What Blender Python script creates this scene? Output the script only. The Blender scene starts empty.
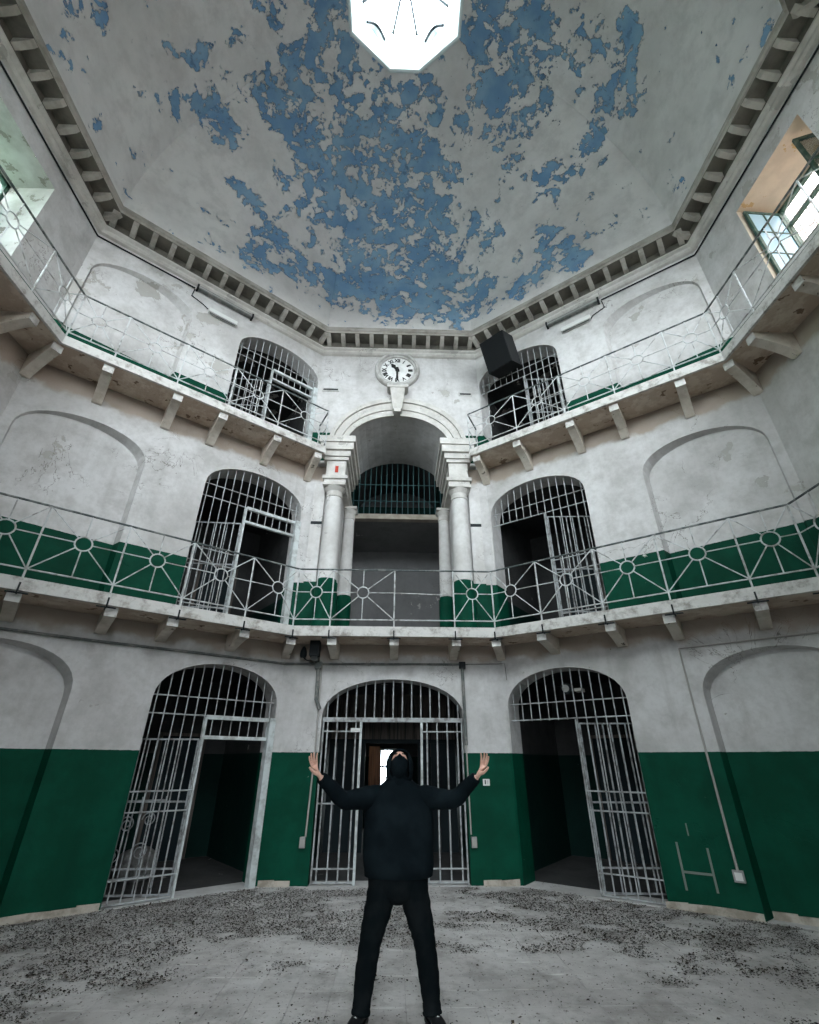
import bpy, bmesh, math, random
from mathutils import Vector, Matrix

random.seed(7)
SC = bpy.context.scene
COL = SC.collection

# ------------------------------------------------------------------ camera
CAM = Vector((0.021, -8.82, 1.65))
PITCH, YAW, ROLL, FPX = math.radians(28.2), math.radians(1.65), math.radians(0.21), 466.0
fw = Vector((math.sin(YAW) * math.cos(PITCH), math.cos(YAW) * math.cos(PITCH), math.sin(PITCH)))
rt = Vector((math.cos(YAW), -math.sin(YAW), 0))
up = rt.cross(fw)
r2 = rt * math.cos(ROLL) + up * math.sin(ROLL)
u2 = up * math.cos(ROLL) - rt * math.sin(ROLL)
cd = bpy.data.cameras.new('camera')
cd.sensor_fit = 'HORIZONTAL'
cd.sensor_width = 36.0
cd.lens = FPX / 819.0 * 36.0
cd.clip_start = 0.05
cam = bpy.data.objects.new('camera', cd)
cam.matrix_world = Matrix(((r2.x, u2.x, -fw.x, CAM.x), (r2.y, u2.y, -fw.y, CAM.y), (r2.z, u2.z, -fw.z, CAM.z), (0, 0, 0, 1)))
COL.objects.link(cam)
SC.camera = cam

# ------------------------------------------------------------------ sky, exposure
wd = bpy.data.worlds.new('overcast_sky')
SC.world = wd
wd.use_nodes = True
bg = wd.node_tree.nodes['Background']
bg.inputs['Color'].default_value = (0.86, 0.95, 1.0, 1)
bg.inputs['Strength'].default_value = 48.0
vs = SC.view_settings
vs.view_transform = 'Standard'
vs.look = 'None'
vs.exposure = -0.70
vs.gamma = 1.0
vs.use_curve_mapping = False
SC.cycles.max_bounces = 10
SC.cycles.diffuse_bounces = 6
SC.cycles.glossy_bounces = 3
SC.cycles.transmission_bounces = 4
SC.cycles.transparent_max_bounces = 12
SC.cycles.caustics_reflective = False
SC.cycles.caustics_refractive = False
SC.cycles.sample_clamp_indirect = 6.0


def portal(name, center, normal, w, h):
    """a sky portal filling a window or roof opening (only guides the sampling of the sky's own light)"""
    ld = bpy.data.lights.new(name, 'AREA')
    ld.shape = 'RECTANGLE'
    ld.size, ld.size_y = w, h
    ld.cycles.is_portal = True
    o = bpy.data.objects.new(name, ld)
    o.location = center
    o.rotation_euler = Vector(normal).to_track_quat('-Z', 'Z').to_euler()
    COL.objects.link(o)


# ------------------------------------------------------------------ plan of the room
ROOM = [(-1.99, 0.0), (1.99, 0.0), (6.047, -3.057), (6.047, -6.657), (1.99, -9.714), (-1.99, -9.714), (-6.047, -6.657), (-6.047, -3.057)]
RING = [(-.36, -3.92), (.36, -3.92), (1.24, -4.55), (1.24, -5.17), (.36, -5.8), (-.36, -5.8), (-1.24, -5.17), (-1.24, -4.55)]
ROOM = [Vector(p) for p in ROOM]
RING = [Vector(p) for p in RING]
Z2, Z3, ZC = 3.73, 7.66, 11.0          # floor of the two balconies, underside of the cornice
DZ0, DZ1 = 11.52, 16.4                 # springing of the vault, foot of the lantern
OFFS = 0.70                            # how far the balconies stand out


def inset(off, poly=None):
    base = poly or ROOM
    n, out = len(base), []
    for i in range(n):
        p0, p1, p2 = base[i - 1], base[i], base[(i + 1) % n]
        d1 = (p1 - p0).normalized()
        d2 = (p2 - p1).normalized()
        a = p1 + Vector((d1.y, -d1.x)) * off
        b = p1 + Vector((d2.y, -d2.x)) * off
        den = d1.x * d2.y - d1.y * d2.x
        s = ((b - a).x * d2.y - (b - a).y * d2.x) / den
        out.append(a + d1 * s)
    return out


class Frame:
    """a wall: t runs along it, z up, o out of the wall into the room"""
    def __init__(self, p, q):
        self.o = Vector(p)
        self.L = (Vector(q) - self.o).length
        self.u = (Vector(q) - self.o).normalized()
        n = Vector((self.u.y, -self.u.x))
        c = Vector((0, -4.857))
        self.n = n if (c - self.o).dot(n) > 0 else -n

    def p(self, t, z, o=0.0):
        v = self.o + self.u * t + self.n * o
        return Vector((v.x, v.y, z))


FB = Frame((0, 0), (1, 0))
FLD = Frame(ROOM[0], ROOM[7])
FRD = Frame(ROOM[1], ROOM[2])
FLS = Frame(ROOM[7], ROOM[6])
FRS = Frame(ROOM[2], ROOM[3])
FFL = Frame(ROOM[5], ROOM[6])
FFR = Frame(ROOM[4], ROOM[3])
FF = Frame(ROOM[5], ROOM[4])


def moved(F, off):
    """frame of the balcony edge in front of wall F, starting at the inset corner"""
    G = Frame(F.o, F.o + F.u)
    G.n = F.n
    ins = inset(off)
    best = min(ins, key=lambda q: abs((q - F.o).dot(F.n) - off) * 5 + (q - F.o).length)
    G.o = best
    return G


# ------------------------------------------------------------------ mesh helpers
class MB:
    def __init__(self):
        self.v, self.f = [], []

    def add(self, vs, fs):
        k = len(self.v)
        self.v.extend(Vector(x) for x in vs)
        self.f.extend([tuple(i + k for i in f) for f in fs])
        return self

    def hexa(self, c):
        return self.add(c, [(0, 1, 2, 3), (4, 7, 6, 5), (0, 4, 5, 1), (1, 5, 6, 2), (2, 6, 7, 3), (3, 7, 4, 0)])

    def box(self, F, t0, t1, z0, z1, o0, o1):
        return self.hexa([F.p(t0, z0, o0), F.p(t1, z0, o0), F.p(t1, z0, o1), F.p(t0, z0, o1),
                          F.p(t0, z1, o0), F.p(t1, z1, o0), F.p(t1, z1, o1), F.p(t0, z1, o1)])

    def wbox(self, x0, x1, y0, y1, z0, z1):
        return self.hexa([(x0, y0, z0), (x1, y0, z0), (x1, y1, z0), (x0, y1, z0), (x0, y0, z1), (x1, y0, z1), (x1, y1, z1), (x0, y1, z1)])

    def tube(self, pts, r, seg=6, closed=False, cap=True):
        pts = [Vector(p) for p in pts]
        n = len(pts)
        k0 = len(self.v)
        prev = None
        for i, p in enumerate(pts):
            if closed:
                d = pts[(i + 1) % n] - pts[i - 1]
            else:
                d = pts[min(i + 1, n - 1)] - pts[max(i - 1, 0)]
            d.normalize()
            if prev is None:
                ref = Vector((0, 0, 1)) if abs(d.z) < .9 else Vector((1, 0, 0))
                a = d.cross(ref).normalized()
            else:
                a = (prev - d * prev.dot(d)).normalized()
            prev = a
            b = d.cross(a)
            for j in range(seg):
                w = 2 * math.pi * j / seg + math.pi / seg
                self.v.append(p + (a * math.cos(w) + b * math.sin(w)) * r)
        m = n if closed else n - 1
        for i in range(m):
            for j in range(seg):
                A = k0 + i * seg + j
                B = k0 + i * seg + (j + 1) % seg
                C = k0 + ((i + 1) % n) * seg + (j + 1) % seg
                D = k0 + ((i + 1) % n) * seg + j
                self.f.append((A, B, C, D))
        if not closed and cap:
            self.f.append(tuple(range(k0, k0 + seg)))
            self.f.append(tuple(range(k0 + (n - 1) * seg, k0 + n * seg)))
        return self

    def prism(self, loop_a, loop_b):
        n = len(loop_a)
        fs = [tuple(range(n)), tuple(range(n, 2 * n))]
        fs += [(i, (i + 1) % n, n + (i + 1) % n, n + i) for i in range(n)]
        return self.add(list(loop_a) + list(loop_b), fs)

    def lathe(self, c, prof, seg=24):
        vs, fs = [], []
        for r, z in prof:
            for j in range(seg):
                w = 2 * math.pi * j / seg
                vs.append((c[0] + r * math.cos(w), c[1] + r * math.sin(w), z))
        for i in range(len(prof) - 1):
            for j in range(seg):
                fs.append((i * seg + j, i * seg + (j + 1) % seg, (i + 1) * seg + (j + 1) % seg, (i + 1) * seg + j))
        fs.append(tuple(range(seg)))
        fs.append(tuple(range((len(prof) - 1) * seg, len(prof) * seg)))
        return self.add(vs, fs)

    def mesh(self, name, mat, smooth=False, fix=True):
        me = bpy.data.meshes.new(name)
        me.from_pydata([tuple(v) for v in self.v], [], self.f)
        if fix:
            bm = bmesh.new()
            bm.from_mesh(me)
            bmesh.ops.recalc_face_normals(bm, faces=bm.faces)
            bm.to_mesh(me)
            bm.free()
        if mat:
            me.materials.append(M[mat])
        if smooth:
            me.polygons.foreach_set('use_smooth', [True] * len(me.polygons))
        return me

    def build(self, name, mat, parent=None, smooth=False, fix=True):
        return link(name, self.mesh(name, mat, smooth, fix), parent)


def link(name, data, parent=None, mat=None):
    o = bpy.data.objects.new(name, data)
    COL.objects.link(o)
    if parent is not None:
        attach(o, parent)
    if mat is not None:
        o.matrix_world = mat
    return o


def wpos(o):
    v = Vector((0, 0, 0))
    while o is not None:
        v += Vector(o.location)
        o = o.parent
    return v


def attach(o, parent):
    """parts keep world coordinates; parents are only ever translated"""
    o.parent = parent
    v = Vector((0, 0, 0))
    q = parent
    while q is not None:
        if q.type == 'EMPTY':
            v += Vector(q.location)
        q = q.parent
    o.matrix_parent_inverse = Matrix.Translation(-v) if parent.type == 'EMPTY' else Matrix.Identity(4)


def tag(o, label, cat, group=None, kind=None):
    o['label'] = label
    o['category'] = cat
    if group:
        o['group'] = group
    if kind:
        o['kind'] = kind
    return o


def thing(name, label, cat, loc, group=None, kind=None):
    o = bpy.data.objects.new(name, None)
    o.empty_display_size = .2
    o.location = loc
    COL.objects.link(o)
    return tag(o, label, cat, group, kind)


def bar(name, a, b, r, mat, parent, seg=6):
    return MB().tube([a, b], r, seg).build(name, mat, parent)


# ------------------------------------------------------------------ materials
M = {}


class NT:
    def __init__(self, name):
        self.m = bpy.data.materials.new(name)
        self.m.use_nodes = True
        self.t = self.m.node_tree
        self.b = self.t.nodes['Principled BSDF']
        self.b.inputs['Specular IOR Level'].default_value = .15
        M[name] = self.m
        g = self.t.nodes.new('ShaderNodeNewGeometry')
        self.pos = g.outputs['Position']
        s = self.t.nodes.new('ShaderNodeSeparateXYZ')
        self.t.links.new(self.pos, s.inputs[0])
        self.x, self.y, self.z = s.outputs

    def put(self, sock, v):
        if isinstance(v, bpy.types.NodeSocket):
            self.t.links.new(v, sock)
        elif isinstance(v, (tuple, list)) and len(v) == 3 and sock.type == 'RGBA':
            sock.default_value = (*v, 1)
        else:
            sock.default_value = v

    def math(self, op, a, b=0.0, clamp=False):
        n = self.t.nodes.new('ShaderNodeMath')
        n.operation = op
        n.use_clamp = clamp
        self.put(n.inputs[0], a)
        self.put(n.inputs[1], b)
        return n.outputs[0]

    def noise(self, scale, detail=4, rough=.55, vec=None, dist=0.0, sc=None):
        n = self.t.nodes.new('ShaderNodeTexNoise')
        n.inputs['Scale'].default_value = scale
        n.inputs['Detail'].default_value = detail
        n.inputs['Roughness'].default_value = rough
        n.inputs['Distortion'].default_value = dist
        v = vec or self.pos
        if sc:
            m = self.t.nodes.new('ShaderNodeVectorMath')
            m.operation = 'MULTIPLY'
            self.t.links.new(v, m.inputs[0])
            m.inputs[1].default_value = sc
            v = m.outputs[0]
        self.t.links.new(v, n.inputs['Vector'])
        return n.outputs['Fac']

    def ramp(self, f, lo, hi):
        n = self.t.nodes.new('ShaderNodeMapRange')
        n.interpolation_type = 'SMOOTHSTEP'
        self.put(n.inputs[0], f)
        n.inputs[1].default_value = lo
        n.inputs[2].default_value = hi
        return n.outputs[0]

    def mix(self, f, a, b):
        n = self.t.nodes.new('ShaderNodeMix')
        n.data_type = 'RGBA'
        self.put(n.inputs[0], f)
        self.put(n.inputs[6], a)
        self.put(n.inputs[7], b)
        return n.outputs[2]

    def col(self, v):
        self.put(self.b.inputs['Base Color'], v)
        return self

    def rough(self, v):
        self.put(self.b.inputs['Roughness'], v)
        return self

    def bump(self, h, dist=.01, strength=1.0):
        n = self.t.nodes.new('ShaderNodeBump')
        n.inputs['Distance'].default_value = dist
        n.inputs['Strength'].default_value = strength
        self.put(n.inputs['Height'], h)
        self.t.links.new(n.outputs[0], self.b.inputs['Normal'])
        return self


def plaster(name, light, dark, green=True, brown=True, gcol=((.0003, .042, .023), (.0010, .060, .034), (.0003, .026, .016))):
    s = NT(name)
    big = s.ramp(s.noise(.55, 5, .6), .38, .68)
    mid = s.ramp(s.noise(2.6, 6, .65), .40, .72)
    strk = s.ramp(s.noise(1.0, 4, .6, sc=(5, 5, .35)), .52, .78)
    c = s.mix(big, light, tuple(.5 * (a + b) for a, b in zip(light, dark)))
    c = s.mix(s.math('MULTIPLY', mid, .55), c, dark)
    c = s.mix(s.math('MULTIPLY', strk, .35), c, dark)
    # flaked patches
    fl = s.ramp(s.math('ADD', s.noise(1.9, 7, .62), s.math('ADD', s.math('MULTIPLY', s.noise(.3, 1), .25), s.math('MULTIPLY', s.ramp(s.z, 8.6, 9.6), .07))), .80, .815)
    c = s.mix(fl, c, (.40, .385, .36))
    spots = s.ramp(s.noise(9, 3, .6), .765, .775)
    c = s.mix(spots, c, (.20, .17, .13))
    fine = s.ramp(s.noise(11, 7, .7), .42, .66)
    c = s.mix(s.math('MULTIPLY', fine, .22), c, dark)
    ck = s.math('ABSOLUTE', s.math('SUBTRACT', s.noise(1.1, 6, .6, dist=.6), .5))
    ck = s.math('MULTIPLY', s.math('SUBTRACT', 1.0, s.ramp(ck, .0, .005)), s.ramp(s.noise(.7, 2), .52, .60))
    c = s.mix(s.math('MULTIPLY', ck, .75), c, (.10, .085, .07))
    h = s.math('SUBTRACT', s.math('MULTIPLY', s.noise(7, 5), .5), s.math('MULTIPLY', fl, .5))
    if brown:
        for z0, z1 in ((3.30, 3.60), (7.12, 7.50)):
            wob = s.math('ADD', s.z, s.math('MULTIPLY', s.math('SUBTRACT', s.noise(2.2, 4), .5), .45))
            band = s.math('MULTIPLY', s.ramp(wob, z0 - .06, z0 + .08), s.math('LESS_THAN', s.z, z1))
            c = s.mix(s.math('MULTIPLY', band, .75), c, (.34, .265, .205))
    if green:
        zz = s.math('ADD', s.z, s.math('MULTIPLY', s.math('SUBTRACT', s.noise(14, 2), .5), .012))
        g = None
        for z0, z1 in ((.006, 1.785), (Z2 + .006, 4.76), (Z3 + .006, 8.46)):
            k = s.math('MULTIPLY', s.math('GREATER_THAN', zz, z0), s.math('LESS_THAN', zz, z1))
            g = k if g is None else s.math('MAXIMUM', g, k)
        chip = s.ramp(s.math('ADD', s.noise(6, 6, .7), s.math('MULTIPLY', s.noise(.8, 2), .3)), .88, .89)
        gn = s.mix(s.ramp(s.noise(1.7, 5, .65), .35, .7), gcol[0], gcol[1])
        gn = s.mix(s.math('MULTIPLY', s.ramp(s.noise(1.2, 5, .6, sc=(3, 3, .5)), .5, .8), .5), gn, gcol[2])
        gn = s.mix(chip, gn, (.42, .44, .40))
        c = s.mix(g, c, gn)
        s.rough(s.math('SUBTRACT', .88, s.math('MULTIPLY', g, .25)))
    else:
        s.rough(.88)
    s.b.inputs['Specular IOR Level'].default_value = .10
    s.col(c).bump(h, .012, .8)


plaster('wall_plaster', (.61, .60, .595), (.33, .315, .30))
SHADED_GREEN = ((.003, .016, .014), (.004, .022, .018), (.002, .010, .009))
plaster('shaded_cell_plaster', (.07, .07, .07), (.035, .037, .038), brown=False, gcol=SHADED_GREEN)  # wall plaster and dado copied darker, the cells' shade painted into the colour
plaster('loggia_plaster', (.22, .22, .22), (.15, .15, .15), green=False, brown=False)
plaster('trim_plaster', (.62, .60, .57), (.34, .32, .29), green=False, brown=False)
plaster('column_plaster', (.66, .65, .64), (.40, .38, .36), brown=False)

s = NT('underside_plaster')
fl = s.ramp(s.noise(3.2, 6, .65), .46, .60)
c = s.mix(fl, (.50, .40, .32), (.62, .53, .44))
c = s.mix(s.ramp(s.noise(5, 4, .6), .62, .66), c, (.20, .14, .10))
s.col(c).rough(.92).bump(s.noise(6, 6, .7), .03)

s = NT('corbel_stone')
c = s.mix(s.ramp(s.noise(3, 5, .65), .35, .7), (.66, .60, .53), (.46, .40, .33))
c = s.mix(s.ramp(s.noise(7, 4, .6), .66, .69), c, (.10, .085, .07))
s.col(c).rough(.9).bump(s.noise(9, 5), .012)

s = NT('slab_edge')
c = s.mix(s.ramp(s.noise(5, 6, .7), .45, .68), (.60, .585, .56), (.30, .275, .25))
s.col(c).rough(.9).bump(s.noise(12, 5), .012)

s = NT('cornice_stone')
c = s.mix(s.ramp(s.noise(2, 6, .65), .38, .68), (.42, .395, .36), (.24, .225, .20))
s.col(c).rough(.9).bump(s.noise(8, 5), .012)

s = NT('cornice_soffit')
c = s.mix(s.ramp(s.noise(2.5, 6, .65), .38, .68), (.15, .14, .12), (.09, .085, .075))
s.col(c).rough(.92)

# vault: pale distemper flaking off a blue coat; 'peel' says where the flakes have come away
s = NT('vault_paint')
at = s.t.nodes.new('ShaderNodeAttribute')
at.attribute_name = 'peel'
pe = at.outputs['Fac']
n1 = s.noise(2.3, 10, .64, dist=.35)
n2 = s.noise(9.0, 6, .6)
val = s.math('ADD', s.math('MULTIPLY', s.math('SUBTRACT', n1, .5), 3.2), s.math('MULTIPLY', s.math('SUBTRACT', n2, .5), 1.1))
val = s.math('ADD', val, s.math('SUBTRACT', pe, .50))
blue = s.ramp(val, -.004, .010)
rim = s.math('MULTIPLY', s.ramp(val, -.075, -.01), s.math('SUBTRACT', 1.0, blue))
pale = s.mix(s.ramp(s.noise(.5, 5, .6), .38, .66), (.83, .81, .80), (.67, .65, .64))
pale = s.mix(s.math('MULTIPLY', s.ramp(s.noise(2.4, 6, .65), .42, .7), .5), pale, (.52, .50, .49))
bl = s.mix(s.ramp(s.noise(1.4, 5, .6), .35, .7), (.15, .28, .46), (.26, .41, .56))
bl = s.mix(s.ramp(s.noise(4.5, 5, .65), .60, .66), bl, (.10, .18, .30))
c = s.mix(blue, pale, bl)
c = s.mix(s.math('MULTIPLY', rim, .35), c, (.62, .61, .60))
hgt = s.math('ADD', s.math('MULTIPLY', s.math('SUBTRACT', 1.0, s.ramp(val, -.05, .03)), 1.0), s.math('MULTIPLY', s.noise(5, 5), .15))
s.col(c).rough(.9).bump(hgt, .05, .9)

s = NT('lantern_white')
s.col((.74, .80, .79)).rough(.7)

s = NT('bar_paint')
c = s.mix(s.ramp(s.noise(9, 4, .6), .42, .66), (.40, .42, .425), (.20, .195, .19))
s.col(c).rough(.55)
s = NT('frame_paint')
c = s.mix(s.ramp(s.noise(6, 5, .65), .40, .68), (.56, .60, .60), (.33, .34, .33))
s.col(c).rough(.6)
s = NT('leaf_bar')
c = s.mix(s.ramp(s.noise(9, 4, .6), .42, .66), (.34, .36, .37), (.15, .15, .15))
s.col(c).rough(.6)
s = NT('teal_bar')
s.col((.045, .10, .105)).rough(.6)
s = NT('rail_paint')
c = s.mix(s.ramp(s.noise(7, 4, .6), .45, .66), (.55, .565, .565), (.28, .275, .26))
s.col(c).rough(.55)
s = NT('rail_top_iron')
c = s.mix(s.ramp(s.noise(7, 4, .6), .45, .66), (.07, .085, .085), (.22, .23, .22))
s.col(c).rough(.5)
s = NT('black_iron')
s.col((.012, .016, .018)).rough(.5)
s = NT('pipe_grey')
c = s.mix(s.ramp(s.noise(8, 4, .6), .4, .65), (.12, .13, .125), (.22, .215, .2))
s.col(c).rough(.6)
s = NT('conduit_pale')
s.col((.36, .345, .32)).rough(.6)
s = NT('faded_mark')
s.col((.17, .20, .175)).rough(.8)
s = NT('box_grey')
s.col((.30, .30, .29)).rough(.5)
s = NT('plate_white')
s.col((.66, .66, .64)).rough(.4)
s = NT('print_black')
s.col((.02, .02, .02)).rough(.5)
s = NT('print_red')
s.col((.42, .05, .03)).rough(.6)
s = NT('clock_white')
s.col(s.mix(s.ramp(s.noise(5, 4), .4, .7), (.78, .78, .77), (.62, .62, .60))).rough(.5)
s = NT('clock_stone')
s.col(s.mix(s.ramp(s.noise(5, 4), .4, .7), (.50, .49, .47), (.34, .33, .31))).rough(.85)
s = NT('speaker_black')
s.col((.005, .006, .007)).rough(.7)
s = NT('speaker_side')
s.col((.022, .024, .025)).rough(.6)
s = NT('green_joinery')
s.col(s.mix(s.ramp(s.noise(6, 4), .45, .7), (.035, .075, .06), (.10, .14, .12))).rough(.5)
s = NT('white_joinery')
s.col(s.mix(s.ramp(s.noise(6, 4), .45, .7), (.62, .64, .62), (.42, .44, .42))).rough(.55)
s = NT('sunlit_reveal')  # warm sunlight painted into the reveal's colour
c = s.mix(s.ramp(s.noise(1.6, 5, .6), .40, .62), (.66, .55, .43), (.56, .46, .36))
c = s.mix(s.ramp(s.noise(2.2, 5, .6), .62, .635), c, (.50, .34, .17))
s.col(c).rough(.9).bump(s.noise(6, 5), .01)
s = NT('pale_reveal')
c = s.mix(s.ramp(s.noise(1.6, 5, .6), .40, .62), (.62, .62, .60), (.46, .45, .43))
c = s.mix(s.ramp(s.noise(3.2, 6, .65), .60, .615), c, (.26, .245, .22))
s.col(c).rough(.9).bump(s.noise(6, 5), .01)
s = NT('brown_wood')
c = s.mix(s.ramp(s.noise(3, 5, .6, sc=(9, 9, .6)), .35, .7), (.26, .12, .06), (.10, .045, .025))
s.col(c).rough(.6)
s = NT('grey_wood')
c = s.mix(s.ramp(s.noise(3, 5, .6, sc=(9, 9, .6)), .35, .7), (.16, .14, .125), (.07, .06, .055))
s.col(c).rough(.8)
s = NT('dark_door')
s.col((.012, .020, .024)).rough(.6)
s = NT('pink_render')
c = s.mix(s.ramp(s.noise(1.2, 5), .35, .7), (.66, .50, .44), (.58, .43, .37))
s.col(c).rough(.9)
s = NT('sack_grey')
c = s.mix(s.ramp(s.noise(9, 4), .4, .7), (.19, .19, .185), (.10, .10, .10))
s.col(c).rough(.9).bump(s.noise(14, 4), .03)
s = NT('beam_stone')
s.col(s.mix(s.ramp(s.noise(3, 5), .4, .7), (.44, .40, .34), (.30, .265, .22))).rough(.9)

s = NT('floor_tile')
c = s.mix(s.ramp(s.noise(.7, 5, .6), .36, .66), (.62, .60, .585), (.48, .46, .445))
c = s.mix(s.math('MULTIPLY', s.ramp(s.noise(4.5, 7, .7), .44, .70), .6), c, (.30, .28, .265))
c = s.mix(s.math('MULTIPLY', s.ramp(s.noise(1.6, 7, .68), .48, .66), .55), c, (.20, .185, .17))
c = s.mix(s.ramp(s.noise(26, 4, .6), .62, .68), c, (.12, .105, .09))
obi = s.t.nodes.new('ShaderNodeObjectInfo')
c = s.mix(s.math('MULTIPLY', obi.outputs['Random'], .22), c, (.38, .36, .345))
s.col(c).rough(.85).bump(s.noise(18, 6, .7), .008)
s = NT('floor_joint')
c = s.mix(s.ramp(s.noise(2.5, 6, .7), .40, .66), (.36, .34, .325), (.22, .205, .19))
s.col(c).rough(.95).bump(s.noise(18, 6, .7), .01)
s = NT('litter')
ob = s.noise(31, 1)
s.col(s.mix(s.ramp(ob, .4, .62), (.018, .015, .012), (.060, .048, .036))).rough(.9)
s = NT('litter_pale')
s.col((.46, .44, .41)).rough(.9)
s = NT('yard_earth')
s.col(s.mix(s.noise(.3, 5), (.10, .10, .10), (.15, .15, .15))).rough(.95)
s = NT('skirting_stone')
s.col(s.mix(s.ramp(s.noise(5, 5, .65), .4, .66), (.46, .415, .36), (.26, .23, .19))).rough(.9)

s = NT('black_cloth')
s.col(s.mix(s.ramp(s.noise(5, 4), .4, .7), (.004, .007, .009), (.008, .013, .016))).rough(.9)
s.b.inputs['Specular IOR Level'].default_value = .04
s = NT('black_denim')
s.col(s.mix(s.ramp(s.noise(8, 4), .4, .7), (.003, .005, .006), (.007, .009, .010))).rough(.9)
s.b.inputs['Specular IOR Level'].default_value = .04
s = NT('skin')
s.col(s.mix(s.ramp(s.noise(16, 4), .4, .7), (.70, .43, .34), (.62, .35, .27))).rough(.55)
s = NT('shoe_black')
s.col((.008, .009, .010)).rough(.5)
s = NT('lace_white')
s.col((.55, .55, .55)).rough(.7)


def glassy(name, tint, refl):
    s = NT(name)
    t = s.t
    tr = t.nodes.new('ShaderNodeBsdfTransparent')
    tr.inputs[0].default_value = (*tint, 1)
    gl = t.nodes.new('ShaderNodeBsdfGlossy')
    gl.inputs['Roughness'].default_value = .04
    fr = t.nodes.new('ShaderNodeFresnel')
    fr.inputs[0].default_value = 1.45
    mx = t.nodes.new('ShaderNodeMixShader')
    s.put(mx.inputs[0], s.math('ADD', s.math('MULTIPLY', fr.outputs[0], .8), refl, clamp=True))
    t.links.new(tr.outputs[0], mx.inputs[1])
    t.links.new(gl.outputs[0], mx.inputs[2])
    t.links.new(mx.outputs[0], t.nodes['Material Output'].inputs['Surface'])


glassy('pane_glass', (.90, .96, .98), .02)
glassy('blue_glass', (.55, .74, .86), .10)


# ------------------------------------------------------------------ structure: walls
def arch_pts(t0, t1, zs, rise, n=18):
    c, hw = .5 * (t0 + t1), .5 * (t1 - t0)
    return [(c - hw * math.cos(math.pi * i / n), zs + rise * math.sin(math.pi * i / n) ** .92) for i in range(n + 1)]


def blind_panel(mb, F, ta, tb, za, ap, o):
    """blocked arch: splayed jamb and head on the side of the gate, infill running out flush at the far side"""
    def inner(t, z):
        k = (t - ta) / (tb - ta)
        zi = z - (.055 * (1 - k) + .012) * min(1.0, max(0.0, (z - za) / .5)) if z > za + .01 else z
        return (ta + .060 + (tb - ta - .068) * k, zi, o - (.22 * (1 - k) + .05 * k))
    n = len(ap)
    inn = [inner(t, z) for t, z in ap]
    A, B = (ap[0][0], za), (ap[-1][0], za)
    ia, ib = (inn[0][0], za, inn[0][2]), (inn[-1][0], za, inn[-1][2])
    out = [A] + list(ap) + [B]
    ins = [ia] + inn + [ib]
    for i in range(len(out) - 1):
        mb.add([F.p(out[i][0], out[i][1], o), F.p(out[i + 1][0], out[i + 1][1], o), F.p(*ins[i + 1]), F.p(*ins[i])], [(0, 1, 2, 3)])
    for i in range(n - 1):
        (a, ya, oa), (b, yb, ob) = inn[i], inn[i + 1]
        mb.add([F.p(a, za, oa), F.p(b, za, ob), F.p(b, yb, ob), F.p(a, ya, oa)], [(0, 1, 2, 3)])
    mb.add([F.p(A[0], za, o), F.p(B[0], za, o), F.p(*ib), F.p(*ia)], [(0, 1, 2, 3)])


def wall_faces(mb, F, t0, t1, z0, z1, cols, o=0.0):
    """front face of a wall between t0 and t1 with arched holes; cols = [(ta, tb, [(za, zs, rise, depth, cap), ...])]"""
    cur = t0

    def quad(a, b, za0, zb0, za1, zb1):
        mb.add([F.p(a, za0, o), F.p(b, zb0, o), F.p(b, zb1, o), F.p(a, za1, o)], [(0, 1, 2, 3)])

    for ta, tb, holes in sorted(cols):
        if ta > cur + 1e-6:
            quad(cur, ta, z0, z0, z1, z1)
        lo = None
        for za, zs, rise, depth, cap in sorted(holes):
            ap = arch_pts(ta, tb, zs, rise)
            for i in range(len(ap) - 1):
                (a, ya), (b, yb) = ap[i], ap[i + 1]
                l0 = lo[i][1] if lo else z0
                l1 = lo[i + 1][1] if lo else z0
                if za > l0 + 1e-6 or za > l1 + 1e-6:
                    quad(a, b, l0, l1, za, za)
            lo = ap
            if cap == 'splay':
                blind_panel(mb, F, ta, tb, za, ap, o)
            elif depth:
                loop = [(ta, za)] + ap + [(tb, za)]
                for i in range(len(loop)):
                    (a, ya), (b, yb) = loop[i], loop[(i + 1) % len(loop)]
                    if abs(a - b) + abs(ya - yb) < 1e-6:
                        continue
                    mb.add([F.p(a, ya, o), F.p(b, yb, o), F.p(b, yb, o - depth), F.p(a, ya, o - depth)], [(0, 1, 2, 3)])
                if cap:
                    for i in range(len(ap) - 1):
                        (a, ya), (b, yb) = ap[i], ap[i + 1]
                        mb.add([F.p(a, za, o - depth), F.p(b, za, o - depth), F.p(b, yb, o - depth), F.p(a, ya, o - depth)], [(0, 1, 2, 3)])
        for i in range(len(lo) - 1):
            (a, ya), (b, yb) = lo[i], lo[i + 1]
            quad(a, b, ya, yb, z1, z1)
        cur = tb
    if t1 > cur + 1e-6:
        quad(cur, t1, z0, z0, z1, z1)


def struct(o, label, cat):
    return tag(o, label, cat, kind='structure')


ZTOP = 11.6
GT0, GT1, BT0, BT1 = .04, 2.03, 3.07, 4.94            # gate and blind arch along a diagonal wall
GATE = {1: (0.0, 2.50, .58), 2: (Z2, 6.30, .56), 3: (Z3, 9.98, .56)}
REV = .45
gate_holes = [(z, zs, r, REV, False) for z, zs, r in GATE.values()]
blind_holes = [(0.0, 2.52, .56, .11, 'splay'), (Z2, 6.24, .52, .11, 'splay'), (Z3, 9.96, .52, .11, 'splay')]
for F, nm, side in ((FLD, 'wall_left_diagonal', 'left'), (FRD, 'wall_right_diagonal', 'right')):
    mb = MB()
    wall_faces(mb, F, 0, F.L, -.03, ZTOP, [(GT0, GT1, gate_holes), (BT0, BT1, blind_holes)])
    struct(mb.build(nm, 'wall_plaster', fix=False), 'white plastered %s diagonal wall with green dados, three barred arches and blind arches' % side, 'wall')
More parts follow.
